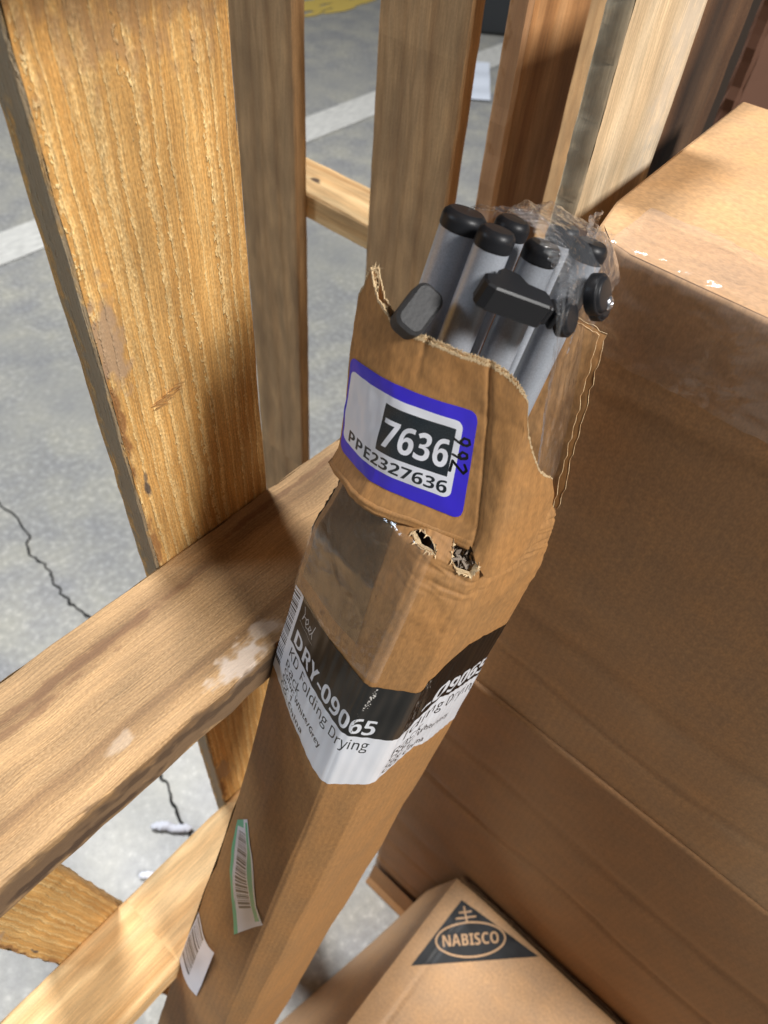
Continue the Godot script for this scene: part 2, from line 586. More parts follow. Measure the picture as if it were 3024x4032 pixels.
func section(T: Array, s: float, c: float, smooth: bool) -> Vector2:
	var i := 0
	while i < T.size() - 2 and c > T[i + 1][0]:
		i += 1
	var f: float = (c - T[i][0]) / (T[i + 1][0] - T[i][0])
	var a: Array = T[i][1]
	var b: Array = T[i + 1][1]
	var n := a.size()
	if smooth:
		var k := clampi(int(floor(s)), 0, n - 2)
		var t := s - k
		var p := []
		for w in [maxi(k - 1, 0), k, k + 1, mini(k + 2, n - 1)]:
			p.append((a[w] as Vector2).lerp(b[w], f))
		return 0.5 * (2.0 * p[1] + (p[2] - p[0]) * t + (2.0 * p[0] - 5.0 * p[1] + 4.0 * p[2] - p[3]) * t * t + (3.0 * p[1] - p[0] - 3.0 * p[2] + p[3]) * t * t * t)
	var k2 := int(floor(s)) % n
	var j := (k2 + 1) % n
	var t2: float = s - floor(s)
	var q := (a[k2] as Vector2).lerp(b[k2], f).lerp((a[j] as Vector2).lerp(b[j], f), t2)
	# crests are rounded a little, not knife-sharp
	var near := minf(t2, 1.0 - t2)
	if near < 0.06 and s > 0.5 and s < 5.5:
		var m := int(round(s)) % n
		var pv := (a[(m + n - 1) % n] as Vector2).lerp(b[(m + n - 1) % n], f)
		var nx := (a[(m + 1) % n] as Vector2).lerp(b[(m + 1) % n], f)
		var mm := (a[m] as Vector2).lerp(b[m], f)
		q += ((pv - mm).normalized() + (nx - mm).normalized()) * 1.1 * (1.0 - near / 0.06)
	return q

var crumple: FastNoiseLite
var crumple2: FastNoiseLite

func up_at(s: float, c: float, off := 0.0) -> Vector3:
	var q := section(UP, s, c, true)
	var d := section(UP, s + 0.05, c, true) - section(UP, s - 0.05, c, true)
	var nrm := Vector2(-d.y, d.x).normalized()
	if nrm.dot(q - Vector2(-45, -40)) < 0.0:
		nrm = -nrm
	var w := crumple.get_noise_2d(s * 14.0, c * 450.0) * 0.45 + crumple2.get_noise_2d(s * 12.0, c * 500.0) * 0.12
	w -= 1.1 * exp(-pow((s - 3.12 - (c + 0.2) * 3.0) / 0.05, 2.0))      # pressed folds down the panel
	w -= 0.7 * exp(-pow((s - 1.95) / 0.06, 2.0)) * clampf((-0.185 - c) / 0.02, 0.0, 1.0)
	w += 3.0 * clampf((c + 0.134) / 0.012, 0.0, 1.0) * clampf((3.6 - s) * 0.6, 0.0, 1.0) # the lower lip flares outwards
	q += nrm * (off + w)
	return bp(q.x, q.y, c)

func lo_at(s: float, c: float, off := 0.0) -> Vector3:
	var q := section(LO, s, c, false)
	var d := section(LO, minf(s + 0.12, 6.999), c, false) - section(LO, maxf(s - 0.12, 0.0), c, false)
	var nrm := Vector2(-d.y, d.x).normalized()
	if nrm.dot(q - Vector2(-45, -40)) < 0.0:
		nrm = -nrm
	var w := crumple.get_noise_2d(s * 9.0 + 50.0, c * 160.0) * 0.7
	var rough := clampf((-0.055 - c) / 0.03, 0.0, 1.0)
	w += rough * 1.5 * (0.5 - absf(crumple.get_noise_2d(s * 6.0 + 30.0, c * 1500.0 - s * 9.0))) * smoothstep(1.5, 2.6, s)
	w += rough * (crumple2.get_noise_2d(s * 9.0 + 90.0, c * 300.0) * 0.7)
	if c < 0.10 and s < 5.2:                              # long pressed lines beside the crushed corner
		w -= 0.8 * exp(-pow((s - 3.35 - c * 1.5 - 0.12 * sin(c * 40.0)) / 0.05, 2.0)) * clampf((0.02 - c) / 0.04, 0.0, 1.0)
		w -= 0.5 * exp(-pow((s - 4.1 + c * 2.0) / 0.07, 2.0)) * clampf((0.0 - c) / 0.04, 0.0, 1.0)
	if c > 0.05:
		w += crumple.get_noise_2d(s * 3.0 + 20.0, c * 60.0) * 2.2 * clampf((c - 0.05) / 0.08, 0.0, 1.0)
	q += nrm * (off + w)
	return bp(q.x, q.y, c)

func lookup(xs: Array, x: float) -> float:
	if x <= xs[0].x:
		return xs[0].y
	for i in xs.size() - 1:
		if x <= xs[i + 1].x:
			return lerpf(xs[i].y, xs[i + 1].y, (x - xs[i].x) / (xs[i + 1].x - xs[i].x))
	return xs[-1].y

var TORN := [Vector2(0, -0.2095), Vector2(0.2, -0.2146), Vector2(0.35, -0.2226), Vector2(0.45, -0.219), Vector2(0.66, -0.213), Vector2(1.0, -0.2087), Vector2(1.45, -0.2045), Vector2(1.62, -0.2062), Vector2(2.08, -0.2066), Vector2(2.57, -0.2064), Vector2(3.04, -0.2068), Vector2(3.34, -0.2055), Vector2(3.56, -0.2034), Vector2(3.87, -0.1977), Vector2(3.91, -0.19), Vector2(4.0, -0.1837), Vector2(4.23, -0.1746), Vector2(4.72, -0.1534), Vector2(5.0, -0.146)]

func arc_table(T: Array, c: float, smooth: bool, s_max: float) -> Array:
	var out := [Vector2(0, 0)]            # (arc in mm, s)
	var n := 120
	var p := section(T, 0.0, c, smooth)
	var acc := 0.0
	for i in range(1, n + 1):
		var s := s_max * i / n
		var q := section(T, s, c, smooth)
		acc += p.distance_to(q)
		out.append(Vector2(acc, s))
		p = q
	return out

# ---------------------------------------------------------------- the setting
func build_floor() -> void:
	org = Vector3.ZERO
	var n := 1024
	var a := PackedByteArray()
	var b := PackedByteArray()
	a.resize(n * n * 3)
	b.resize(n * n * 3)
	var n1 := noise(5, 0.006, 5)
	var n2 := noise(6, 0.05, 4)
	var n3 := noise(7, 0.4, 2)
	for y in n:
		for x in n:
			var t := torus(n1, x, y, n)
			var t2 := torus(n2, x, y, n)
			var t3 := n3.get_noise_2d(x, y)
			var k := 0.65 + 0.09 * t + 0.07 * t2 + 0.07 * t3
			if t2 > 0.28:
				k += 0.05 * minf(1.0, (t2 - 0.28) * 5.0)
			var p := (y * n + x) * 3
			a[p] = clampi(int(k * 250.0), 0, 255)
			a[p + 1] = clampi(int(k * (246.0 - 3.0 * t)), 0, 255)
			a[p + 2] = clampi(int(k * (236.0 - 16.0 * t)), 0, 255)
			var hh := clampi(int(128 + 60 * t2 + 40 * t3), 0, 255)
			b[p] = hh
			b[p + 1] = hh
			b[p + 2] = hh
	var m := StandardMaterial3D.new()
	m.albedo_texture = image_of(n, n, a)
	m.roughness = 0.42
	m.heightmap_enabled = true
	m.heightmap_texture = image_of(n, n, b)
	m.heightmap_scale = 0.05
	var st := begin()
	quad(st, Vector3(-12, 0, 12), Vector3(16, 0, 12), Vector3(16, 0, -18), Vector3(-12, 0, -18), Vector2(0, 0), Vector2(24, 0), Vector2(24, 26), Vector2(0, 26))
	var f := commit(st, "concrete_floor", m, self)
	f.set_meta("kind", "structure")
	f.set_meta("label", "mottled grey concrete warehouse floor seen between the crate slats")
	# painted line, worn
	var w := 512
	var im := Image.create(w, 64, false, Image.FORMAT_RGB8)
	var nz := noise(9, 0.05, 4)
	for y in 64:
		for x in w:
			var k := 0.84 + 0.10 * nz.get_noise_2d(x, y * 3)
			im.set_pixel(x, y, Color(k, k * 0.985, k * 0.95))
	var lm := printed(im, 0.5)
	lm.texture_repeat = true
	st = begin()
	quad(st, Vector3(-3, 0.004, -2.475), Vector3(9, 0.004, -2.475), Vector3(9, 0.004, -2.668), Vector3(-3, 0.004, -2.668), Vector2(0, 0), Vector2(6, 0), Vector2(6, 1), Vector2(0, 1))
	f = commit(st, "floor_line", lm, self)
	f.set_meta("kind", "structure")
	f.set_meta("label", "worn white line painted along the concrete floor")
	# rubbed yellow paint far beyond
	rng.seed = 21
	st = begin()
	st.set_smooth_group(-1)
	for k in 26:
		var c := Vector3(3.7 + rng.randf() * 0.6, 0.004, -3.95 + rng.randf() * 0.3)
		var r := 0.03 + 0.07 * rng.randf()
		for j in 7:
			var p0 := c + Vector3(cos(TAU * j / 7) * r * 1.8, 0, sin(TAU * j / 7) * r * 0.6)
			var p1 := c + Vector3(cos(TAU * (j + 1) / 7) * r * 1.8, 0, sin(TAU * (j + 1) / 7) * r * 0.6)
			c.y += 0.00002
			tri(st, c, p0, p1)
	f = commit(st, "worn_floor_marking", plain(Color(0.86, 0.74, 0.38), 0.6), self)
	f.set_meta("kind", "structure")
	f.set_meta("label", "rubbed yellow floor marking far beyond the crate")
	var cracks := [[Vector2(0.36, -1.62), Vector2(0.347, -1.495), Vector2(0.352, -1.43), Vector2(0.337, -1.352), Vector2(0.306, -1.301), Vector2(0.318, -1.25), Vector2(0.313, -1.213), Vector2(0.296, -1.15), Vector2(0.30, -1.10), Vector2(0.305, -1.051), Vector2(0.29, -0.98), Vector2(0.25, -0.86), Vector2(0.215, -0.75), Vector2(0.184, -0.64), Vector2(0.178, -0.59), Vector2(0.159, -0.54), Vector2(0.13, -0.42), Vector2(0.10, -0.30)]]
	var nc := noise(31, 24.0, 3)
	var cm := plain(Color(0.17, 0.165, 0.16), 0.95)
	for c in cracks:
		st = begin()
		var pts := []
		for i in c.size() - 1:
			for k in 8:
				var q: Vector2 = c[i].lerp(c[i + 1], k / 8.0)
				q += Vector2(nc.get_noise_2d(q.x, q.y), nc.get_noise_2d(q.x + 9.0, q.y)) * 0.012
				pts.append(q)
		for i in pts.size() - 1:
			var d: Vector2 = (pts[i + 1] - pts[i]).normalized()
			var s := Vector2(-d.y, d.x)
			var w0 := 0.0016 + 0.0022 * absf(nc.get_noise_2d(i * 0.01, 4.0)) * 2.0
			var w1 := 0.0016 + 0.0022 * absf(nc.get_noise_2d((i + 1) * 0.01, 4.0)) * 2.0
			var a0: Vector2 = pts[i] - s * w0
			var a1: Vector2 = pts[i] + s * w0
			var b0: Vector2 = pts[i + 1] - s * w1
			var b1: Vector2 = pts[i + 1] + s * w1
			quad(st, Vector3(a0.x, 0.003, a0.y), Vector3(b0.x, 0.003, b0.y), Vector3(b1.x, 0.003, b1.y), Vector3(a1.x, 0.003, a1.y))
		f = commit(st, "floor_crack", cm, self)
		f.set_meta("kind", "structure")
		f.set_meta("label", "dark jagged crack running through the concrete floor")

# ---------------------------------------------------------------- the crate
func build_crate() -> void:
	var o := thing("wooden_crate", "crate of rough wooden slats nailed to rails, open between the slats", "crate")
	org = Vector3.ZERO
	var X := Vector3(1, 0, 0)
	var Y := Vector3(0, 1, 0)
	var Z := Vector3(0, 0, 1)
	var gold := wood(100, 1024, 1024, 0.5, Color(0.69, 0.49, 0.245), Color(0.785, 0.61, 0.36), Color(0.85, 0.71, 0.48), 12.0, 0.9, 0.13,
		[[2.33, 0.25, 0.13, 2.0, Color(0.58, 0.53, 0.45), 0.85], [0.01, 0.30, 0.04, 0.04, Color(0.48, 0.31, 0.17), 0.7], [0.02, 0.20, 0.03, 0.03, Color(0.50, 0.33, 0.19), 0.6], [0.07, 0.25, 0.025, 0.012, Color(0.28, 0.25, 0.25), 0.8], [0.06, 0.34, 0.10, 0.03, Color(0.66, 0.55, 0.45), 0.8], [0.5, 0.49, 0.8, 0.05, Color(0.62, 0.48, 0.34), 0.55], [0.99, 0.42, 0.02, 0.02, Color(0.25, 0.24, 0.26), 0.7]], 0.0, 0.75, 2.44)  # the widest entry paints the shade across the slat's top
	var brown := wood(140, 1024, 1024, 0.6, Color(0.50, 0.38, 0.25), Color(0.60, 0.47, 0.315), Color(0.66, 0.525, 0.365), 7.0, 0.3, 0.08,
		[[0.93, 0.262, 0.13, 0.020, Color(0.80, 0.75, 0.72), 0.7], [0.83, 0.285, 0.08, 0.014, Color(0.83, 0.78, 0.74), 0.55], [0.80, 0.19, 0.05, 0.010, Color(0.78, 0.73, 0.69), 0.4], [0.22, 0.20, 0.04, 0.10, Color(0.40, 0.27, 0.17), 0.5], [0.30, 0.13, 0.03, 0.09, Color(0.40, 0.27, 0.17), 0.45], [0.10, 0.38, 0.03, 0.09, Color(0.40, 0.27, 0.17), 0.5], [1.16, 0.3, 0.17, 3.0, Color(0.42, 0.33, 0.245), 0.75], [1.10, 0.25, 0.05, 0.10, Color(0.27, 0.20, 0.14), 0.6], [1.22, 0.15, 0.05, 0.05, Color(0.24, 0.17, 0.12), 0.7]], 0.0, 0.75, 2.65)
	var pale := wood(180, 256, 512, 0.6, Color(0.74, 0.56, 0.35), Color(0.82, 0.66, 0.455), Color(0.87, 0.73, 0.53), 7.0, 0.0, 0.03,
		[[0.45, 0.22, 0.07, 0.008, Color(0.30, 0.22, 0.16), 0.9]])
	var drab := wood(220, 256, 512, 0.7, Color(0.60, 0.46, 0.31), Color(0.70, 0.56, 0.395), Color(0.745, 0.61, 0.445), 6.0, 0.1, 0.03, [], 0.12)
	var red := wood(260, 512, 512, 0.7, Color(0.54, 0.36, 0.20), Color(0.66, 0.47, 0.29), Color(0.75, 0.57, 0.39), 5.0, 0.0, 0.03,
		[[2.30, 0.3, 0.2, 9.0, Color(0.78, 0.62, 0.48), 0.5]], 0.0, 0.75, 2.45)
	var bleached := wood(300, 512, 512, 0.5, Color(0.73, 0.63, 0.49), Color(0.82, 0.74, 0.61), Color(0.87, 0.80, 0.69), 3.0, 0.0, 0.03,
		[[0.62, 0.27, 0.02, 0.018, Color(0.16, 0.12, 0.12), 0.95], [0.8, 0.25, 0.2, 0.2, Color(0.74, 0.70, 0.64), 0.5], [2.22, 0.31, 0.07, 0.03, Color(0.25, 0.25, 0.27), 0.8], [2.22, 0.25, 0.13, 3.0, Color(0.56, 0.52, 0.44), 0.75]], 0.12, 0.75, 2.31)
	var umber := wood(340, 256, 512, 0.5, Color(0.19, 0.12, 0.07), Color(0.35, 0.235, 0.145), Color(0.50, 0.36, 0.23), 3.0, 0.2, 0.06, [], 0.3)  # dark brown wood with greyish patches
	# upper and lower rails along the side, their wide faces up; an unseen top rail, added above, shades the near slat
	var r1 := board(o, "rail", plank(0.93, 0.0898, 0.029, 0.6, 3, 0.0005, 0.0014, 0.325), brown, Z, X, Vector3(-0.555, H - 0.368 - 0.0145, -0.2088))
	var r2 := board(o, "rail", plank(1.1, 0.079, 0.030, 0.6, 4), pale, Z, X, Vector3(-0.6, H - 0.785 - 0.015, -0.2146))
	board(o, "rail", plank(0.9, 0.089, 0.030, 0.6, 5), pale, Z, X, Vector3(-0.6, H - 0.004, -0.2088))
	# slats on the outer side of the rails
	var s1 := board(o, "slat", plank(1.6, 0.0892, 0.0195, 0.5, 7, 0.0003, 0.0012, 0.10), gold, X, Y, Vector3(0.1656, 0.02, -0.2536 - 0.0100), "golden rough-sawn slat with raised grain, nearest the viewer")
	# splinter knot on that slat
	var st := begin()
	rng.seed = 5
	for k in 26:
		var c := Vector3(-0.018 + rng.randf_range(-0.011, 0.009), 1.6 - 0.3525 + rng.randf_range(-0.0025, 0.0025), 0.0100)
		c.y += (c.x + 0.018) * 0.35
		var l := rng.randf_range(0.003, 0.007)
		var up := rng.randf_range(0.0006, 0.0018)
		var d := Vector3(l, rng.randf_range(-0.001, 0.002), up)
		var w := Vector3(-0.0002, 0.0007, 0.0004)
		st.set_smooth_group(-1)
		tri(st, c - w, c + w, c + d)
		tri(st, c + w, c + w * 2.0 + d * 0.6, c + d)
	var sp := commit(st, "splinter", plain(Color(0.86, 0.70, 0.46), 0.8), s1)
	sp.position = Vector3(0, 0.0, 0)
	# short left slat below the rail, leaning a little
	var tilt := 0.085
	var s0 := board(o, "slat", plank(1.068, 0.064, 0.0195, 0.5, 8, 0.0005, 0.0012, 0.0, 0.0016), gold, Vector3(cos(tilt), sin(tilt), 0), Vector3(-sin(tilt), cos(tilt), 0), Vector3(0.017, 0.06, -0.2636), "short leaning slat half hidden under the upper rail")
	# end wall: boards on edge along z with a rail behind them
	var e2 := board(o, "slat", plank(1.445, 0.089, 0.016, 0.7, 11, 0.0003), drab, Z, Y, Vector3(0.529, 0.02, -0.5890), "drab slat of the end wall with three dark nail stains")
	var e3 := board(o, "slat", plank(1.425, 0.090, 0.016, 0.7, 12, 0.0003), drab, Z, Y, Vector3(0.529, 0.02, -0.3998), "drab slat of the end wall behind the tubes")
	for k in 3:
		nail(e2, Vector3(-0.010 + 0.0135 * k, 1.50 - 0.318 - 0.004 * k, -0.0082))
	for k in 2:
		nail(e3, Vector3(-0.022 + 0.016 * k, 1.50 - 0.412, -0.0082))
	board(o, "rail", plank(0.62, 0.062, 0.027, 0.6, 14), pale, X, -Z, Vector3(0.568, H - 0.388 - 0.0135, -0.34))
	board(o, "rail", plank(0.62, 0.062, 0.027, 0.6, 15), pale, X, -Z, Vector3(0.568, H - 0.915, -0.34))
	# corner post and the boards beyond it
	board(o, "post", plank(1.43, 0.089, 0.020, 0.7, 16, 0.0003, 0.003), red, X, Y, Vector3(0.5650, 0.02, -0.3165), "reddish corner post with striped edge grain")
	board(o, "slat", plank(1.025, 0.0955, 0.0145, 0.5, 17, 0.0003, 0.0012, 0.32, 0.0011), bleached, X, Y, Vector3(0.4377, 0.40, -0.1823), "bleached slat with a torn left edge")
	board(o, "slat", plank(1.385, 0.136, 0.018, 0.5, 18, 0.0008, 0.004), umber, X, Y, Vector3(0.578, 0.02, -0.209), "dark umber slat right of the bleached one")
	board(o, "slat", plank(1.33, 0.16, 0.018, 0.5, 19, 0.0008, 0.004), plain(Color(0.40, 0.27, 0.20), 0.8), X, Y, Vector3(0.965, 0.02, -0.26), "reddish slat behind the dark gap")
	board(o, "slat", plank(1.43, 0.12, 0.012, 0.5, 20, 0.0003), drab, X, Y, Vector3(0.725, 0.02, -0.36), "drab slat just visible beside the corner post")
	board(o, "slat", plank(1.23, 0.40, 0.012, 0.5, 21, 0.0003), plain(Color(0.20, 0.15, 0.11), 0.9), X, Y, Vector3(1.30, 0.02, -0.42), "dark sheet added to stand for the shade in the gap")  # no slat: added dark sheet gives the gap its shade

func nail(parent: Node, at: Vector3) -> void:
	var c := CylinderMesh.new()
	c.top_radius = 0.0021
	c.bottom_radius = 0.0024
	c.height = 0.0012
	c.radial_segments = 10
	var o := put(c, "nail_head", plain(Color(0.13, 0.10, 0.09), 0.6), parent)
	o.transform = Transform3D(Basis(Vector3(1, 0, 0), PI / 2), at)

# ---------------------------------------------------------------- the leaning carton
var HOLES := [
	PackedVector2Array([Vector2(1.67, -0.1225), Vector2(1.80, -0.1250), Vector2(2.0, -0.1245), Vector2(2.16, -0.1222), Vector2(2.21, -0.1196), Vector2(2.05, -0.1202), Vector2(1.86, -0.1200)]),
	PackedVector2Array([Vector2(2.24, -0.1335), Vector2(2.62, -0.1335), Vector2(2.84, -0.1280), Vector2(2.97, -0.1228), Vector2(3.02, -0.1180), Vector2(2.93, -0.1142), Vector2(2.66, -0.1151), Vector2(2.50, -0.1190), Vector2(2.44, -0.1260)])]

func build_carton() -> void:
	crumple = noise(41, 0.11, 2)
	crumple2 = noise(43, 0.13, 2)
	var foot := bp(-45, -42, 1.21)
	foot.y = 0.0
	var o := thing("long_carton", "long narrow cardboard carton with torn open top, leaning in the crate corner", "carton", foot)
	var board_m := kraft(51, Color(0.64, 0.465, 0.275), 0.35, 0.006)
	var inner_m := kraft(52, Color(0.69, 0.52, 0.335), 0.8, 0.02)
	var torn_m := kraft(53, Color(0.90, 0.79, 0.62), 0.0, 0.06, 0.9)
	# lower sleeve
	var ss := []
	for k in 7:
		var n: int = [40, 44, 24, 24, 24, 6, 6][k]
		for i in n:
			ss.append(k + float(i) / n)
	ss.append(7.0)
	var cs := []
	var c := -0.130
	while c < -0.100:
		cs.append(c)
		c += 0.0008
	while c < 0.07:
		cs.append(c)
		c += 0.003
	while c < 1.22:
		cs.append(c)
		c += 0.02
	cs.append(1.215)
	var f := func(i: int, j: int) -> Vector3: return lo_at(ss[i], cs[j])
	var g := func(i: int, j: int) -> Vector2: return Vector2(ss[i] * 0.17, cs[j] * 4.0)
	var keep := func(i: int, j: int) -> bool:
		if cs[j] > -0.11:
			return true
		var p := Vector2(ss[i] + 0.012, cs[j] + 0.0004)
		for h in HOLES:
			if Geometry2D.is_point_in_polygon(p, h):
				return false
		return true
	var body := put(sheet(ss.size() - 1, cs.size() - 1, f, g, true, keep), "carton_sleeve", board_m, o)
	# torn rims of the two holes: frayed paper and the thickness of the board
	rng.seed = 77
	for h in HOLES:
		var st := begin()
		for i in h.size():
			var a: Vector2 = h[i]
			var b: Vector2 = h[(i + 1) % h.size()]
			for k in 6:
				var p := a.lerp(b, k / 6.0)
				var q := a.lerp(b, (k + 1) / 6.0)
				var pa := lo_at(p.x, p.y, 0.3 + rng.randf() * 0.5)
				var qa := lo_at(q.x, q.y, 0.3 + rng.randf() * 0.5)
				quad(st, pa, qa, lo_at(q.x, q.y, -2.6), lo_at(p.x, p.y, -2.6))
				var mid := (p + q) * 0.5
				var away := Vector2(rng.randf_range(-0.05, 0.05), rng.randf_range(-0.0016, 0.0016))
				tri(st, pa, qa, lo_at(mid.x + away.x, mid.y + away.y, 0.7 + rng.randf()))
		commit(st, "torn_rim", torn_m, body)
	# grey fibre stuffing behind the larger hole
	var st := begin()
	st.set_smooth_group(-1)
	for k in 170:
		var p := lo_at(rng.randf_range(2.3, 3.0), rng.randf_range(-0.1285, -0.1125), rng.randf_range(-9.0, -3.8))
		var d := Vector3(rng.randf_range(-1, 1), rng.randf_range(-1, 1), rng.randf_range(-1, 1)).normalized() * rng.randf_range(0.002, 0.005)
		var w := d.cross(Vector3(rng.randf(), rng.randf(), rng.randf())).normalized() * rng.randf_range(0.0006, 0.0014)
		tri(st, p - d, p + w, p + d)
		tri(st, p - d, p + d, p - w)
	var fluff := commit(st, "fibre_stuffing", plain(Color(0.54, 0.49, 0.44), 0.9), body)
	fluff.set_meta("kind", "stuff")
	# upper panel with the torn top edge
	var ni := 150
	var nj := 90
	var jag := noise(61, 1.0, 3)
	var s_of := func(i: int) -> float: return 5.0 * i / ni
	var c_of := func(i: int, j: int) -> float:
		var s := 5.0 * i / ni
		var top := lookup(TORN, s) + 0.0012 * jag.get_noise_1d(s * 25.0)
		var low := -0.1255 + 0.0015 * jag.get_noise_1d(s * 4.0 + 60.0)
		if s > 3.3:
			low = lerpf(low, -0.113, clampf((s - 3.3) / 0.5, 0.0, 1.0))
		return lerpf(top, low, float(j) / nj)
	var fo := func(i: int, j: int) -> Vector3: return up_at(s_of.call(i), c_of.call(i, j))
	var fi := func(i: int, j: int) -> Vector3: return up_at(s_of.call(i), c_of.call(i, j), -3.8)
	var gu := func(i: int, j: int) -> Vector2: return Vector2(float(i) / ni * 0.75, c_of.call(i, j) * 4.0)
	var pnl := put(sheet(ni, nj, fo, gu, true), "torn_panel", board_m, o)
	put(sheet(ni, nj, fi, gu, false), "inner_liner", inner_m, pnl)
	# corrugated edge: two liners and the wave between them
	st = begin()
	var n2 := 460
	for layer in 2:
		for i in n2:
			var s0 := 5.0 * i / n2
			var s1 := 5.0 * (i + 1) / n2
			var c0 := lookup(TORN, s0) + 0.0012 * jag.get_noise_1d(s0 * 25.0)
			var c1 := lookup(TORN, s1) + 0.0012 * jag.get_noise_1d(s1 * 25.0)
			var w: float = -3.8 if layer else 0.05
			var h0 := 0.0005 * (1.0 + jag.get_noise_1d(s0 * 60.0 + layer * 40.0))
			var h1 := 0.0005 * (1.0 + jag.get_noise_1d(s1 * 60.0 + layer * 40.0))
			quad(st, up_at(s0, c0 - h0, w), up_at(s1, c1 - h1, w), up_at(s1, c1 - h1, w - 0.5), up_at(s0, c0 - h0, w - 0.5), Vector2(s0, 0), Vector2(s1, 0), Vector2(s1, 0.01), Vector2(s0, 0.01))
			quad(st, up_at(s0, c0 - h0, w), up_at(s0, c0 + 0.0006, w), up_at(s1, c1 + 0.0006, w), up_at(s1, c1 - h1, w))
			quad(st, up_at(s0, c0 - h0, w - 0.5), up_at(s1, c1 - h1, w - 0.5), up_at(s1, c1 + 0.0006, w - 0.5), up_at(s0, c0 + 0.0006, w - 0.5))
	var arcs := arc_table(UP, -0.2, true, 5.0)
	var wave := []
	for i in n2 + 1:
		var s := 5.0 * i / n2
		var arc := 0.0
		for t in arcs.size() - 1:
			if arcs[t + 1].y >= s:
				arc = lerpf(arcs[t].x, arcs[t + 1].x, (s - arcs[t].y) / maxf(arcs[t + 1].y - arcs[t].y, 1e-6))
				break
		wave.append(-2.1 + 1.55 * sin(TAU * arc / 7.6))
	for i in n2:
		var s0 := 5.0 * i / n2
		var s1 := 5.0 * (i + 1) / n2
		var c0 := lookup(TORN, s0) + 0.0012 * jag.get_noise_1d(s0 * 25.0) + 0.0003
		var c1 := lookup(TORN, s1) + 0.0012 * jag.get_noise_1d(s1 * 25.0) + 0.0003
		for e in 2:
			var dw := 0.16 if e == 0 else -0.16
			quad(st, up_at(s0, c0, wave[i] + dw), up_at(s1, c1, wave[i + 1] + dw), up_at(s1, c1 + 0.0008, wave[i + 1] + dw), up_at(s0, c0 + 0.0008, wave[i] + dw))
		quad(st, up_at(s0, c0, wave[i] + 0.16), up_at(s1, c1, wave[i + 1] + 0.16), up_at(s1, c1, wave[i + 1] - 0.16), up_at(s0, c0, wave[i] - 0.16))
	commit(st, "corrugated_edge", torn_m, pnl)
	var st3 := begin()
	for i in n2:
		var s0 := 5.0 * i / n2
		var s1 := 5.0 * (i + 1) / n2
		var c0 := lookup(TORN, s0) + 0.0012 * jag.get_noise_1d(s0 * 25.0) + 0.0003
		var c1 := lookup(TORN, s1) + 0.0012 * jag.get_noise_1d(s1 * 25.0) + 0.0003
		quad(st3, up_at(s0, c0, wave[i]), up_at(s1, c1, wave[i + 1]), up_at(s1, c1 + 0.012, wave[i + 1]), up_at(s0, c0 + 0.012, wave[i]))
	commit(st3, "fluting", inner_m, pnl)
	# frayed tip at the left corner
	st = begin()
	for k in 90:
		var s := rng.randf_range(0.2, 0.55)
		if k > 40:
			s = rng.randf_range(0.0, 5.0)
		var p := up_at(s, lookup(TORN, s), rng.randf_range(-3.4, 0.2))
		var len := 0.0035 if k <= 40 else 0.0016
		var d := Vector3(rng.randf_range(-1, 1), rng.randf_range(0.0, 1.4), rng.randf_range(-1, 1)).normalized() * rng.randf_range(0.3, 1.0) * len
		var w := Vector3(rng.randf_range(-1, 1), 0, rng.randf_range(-1, 1)) * 0.0003
		tri(st, p - w, p + w, p + d)
	commit(st, "frayed_paper", torn_m, pnl).set_meta("kind", "stuff")
	# rolled torn liner hanging under the panel
	st = begin()
	for i in 70:
		for k in 9:
			var pts := []
			for e in [[i, k], [i + 1, k], [i + 1, k + 1], [i, k + 1]]:
				var s: float = -0.1 + 3.4 * e[0] / 70.0
				var a: float = -0.5 + 3.0 * e[1] / 9.0
				var r := 2.4 + 0.5 * jag.get_noise_1d(s * 0.8 + 30.0) + 0.5 * sin(a * 5.0 + s)
				pts.append(up_at(clampf(s, 0.0, 5.0), -0.1262 + 0.0010 * jag.get_noise_1d(s * 1.2 + 20.0) + sin(a) * r * 0.0012, -1.2 + cos(a) * r * 0.75))
			quad(st, pts[0], pts[1], pts[2], pts[3], Vector2(i * 0.03, k * 0.02), Vector2(i * 0.03 + 0.03, k * 0.02), Vector2(i * 0.03 + 0.03, k * 0.02 + 0.02), Vector2(i * 0.03, k * 0.02 + 0.02), true)
	commit(st, "rolled_liner", board_m, pnl)
	# right wall, seen from inside, its two liners split at the front edge
	for layer in 2:
		var fw := func(i: int, j: int) -> Vector3:
			var t := j / 30.0
			var cc := lerpf(-0.2015, -0.118, t) + 0.0008 * jag.get_noise_1d(i * 2.3 + layer * 9.0)
			var front := lerpf(-52.5, -77.5, t) + 1.4 * jag.get_noise_1d(t * 9.0 + 70.0 + layer * 20.0) - layer * 1.2
			var v := lerpf(front, -3.0, i / 24.0)
			var u := lerpf(-107.0, -91.0, t) - (6.0 - 2.5 * t) * layer + 1.0 * jag.get_noise_2d(i * 0.15, t * 3.0) + (1.6 * exp(-i * 0.5) * (1.0 - layer))
			return bp(u, v, cc)
		var gw := func(i: int, j: int) -> Vector2: return Vector2(i * 0.012, j * 0.012)
		var wall := put(sheet(24, 30, fw, gw, layer == 1), "side_wall", board_m if layer else inner_m, o)
		var fe := func(i: int, j: int) -> Vector3:
			var p: Vector3 = fw.call(0, j) if i < 2 else fw.call(0, j)
			return p + E1 * (0.00045 * (i - 0.5)) + E2 * (0.0003 * sin(j * 2.1 + layer))
		put(sheet(1, 30, fe, gw, true), "torn_edge", torn_m, wall)
		var fh := func(i: int, j: int) -> Vector3:
			var p: Vector3 = fw.call(j, 0)
			return p + E1 * (0.00045 * (i - 0.5)) - D * (0.0004 + 0.0005 * sin(j * 1.7 + layer))
		put(sheet(1, 24, fh, gw, true), "torn_edge", torn_m, wall)
	# purple number label
	build_number_label(o)
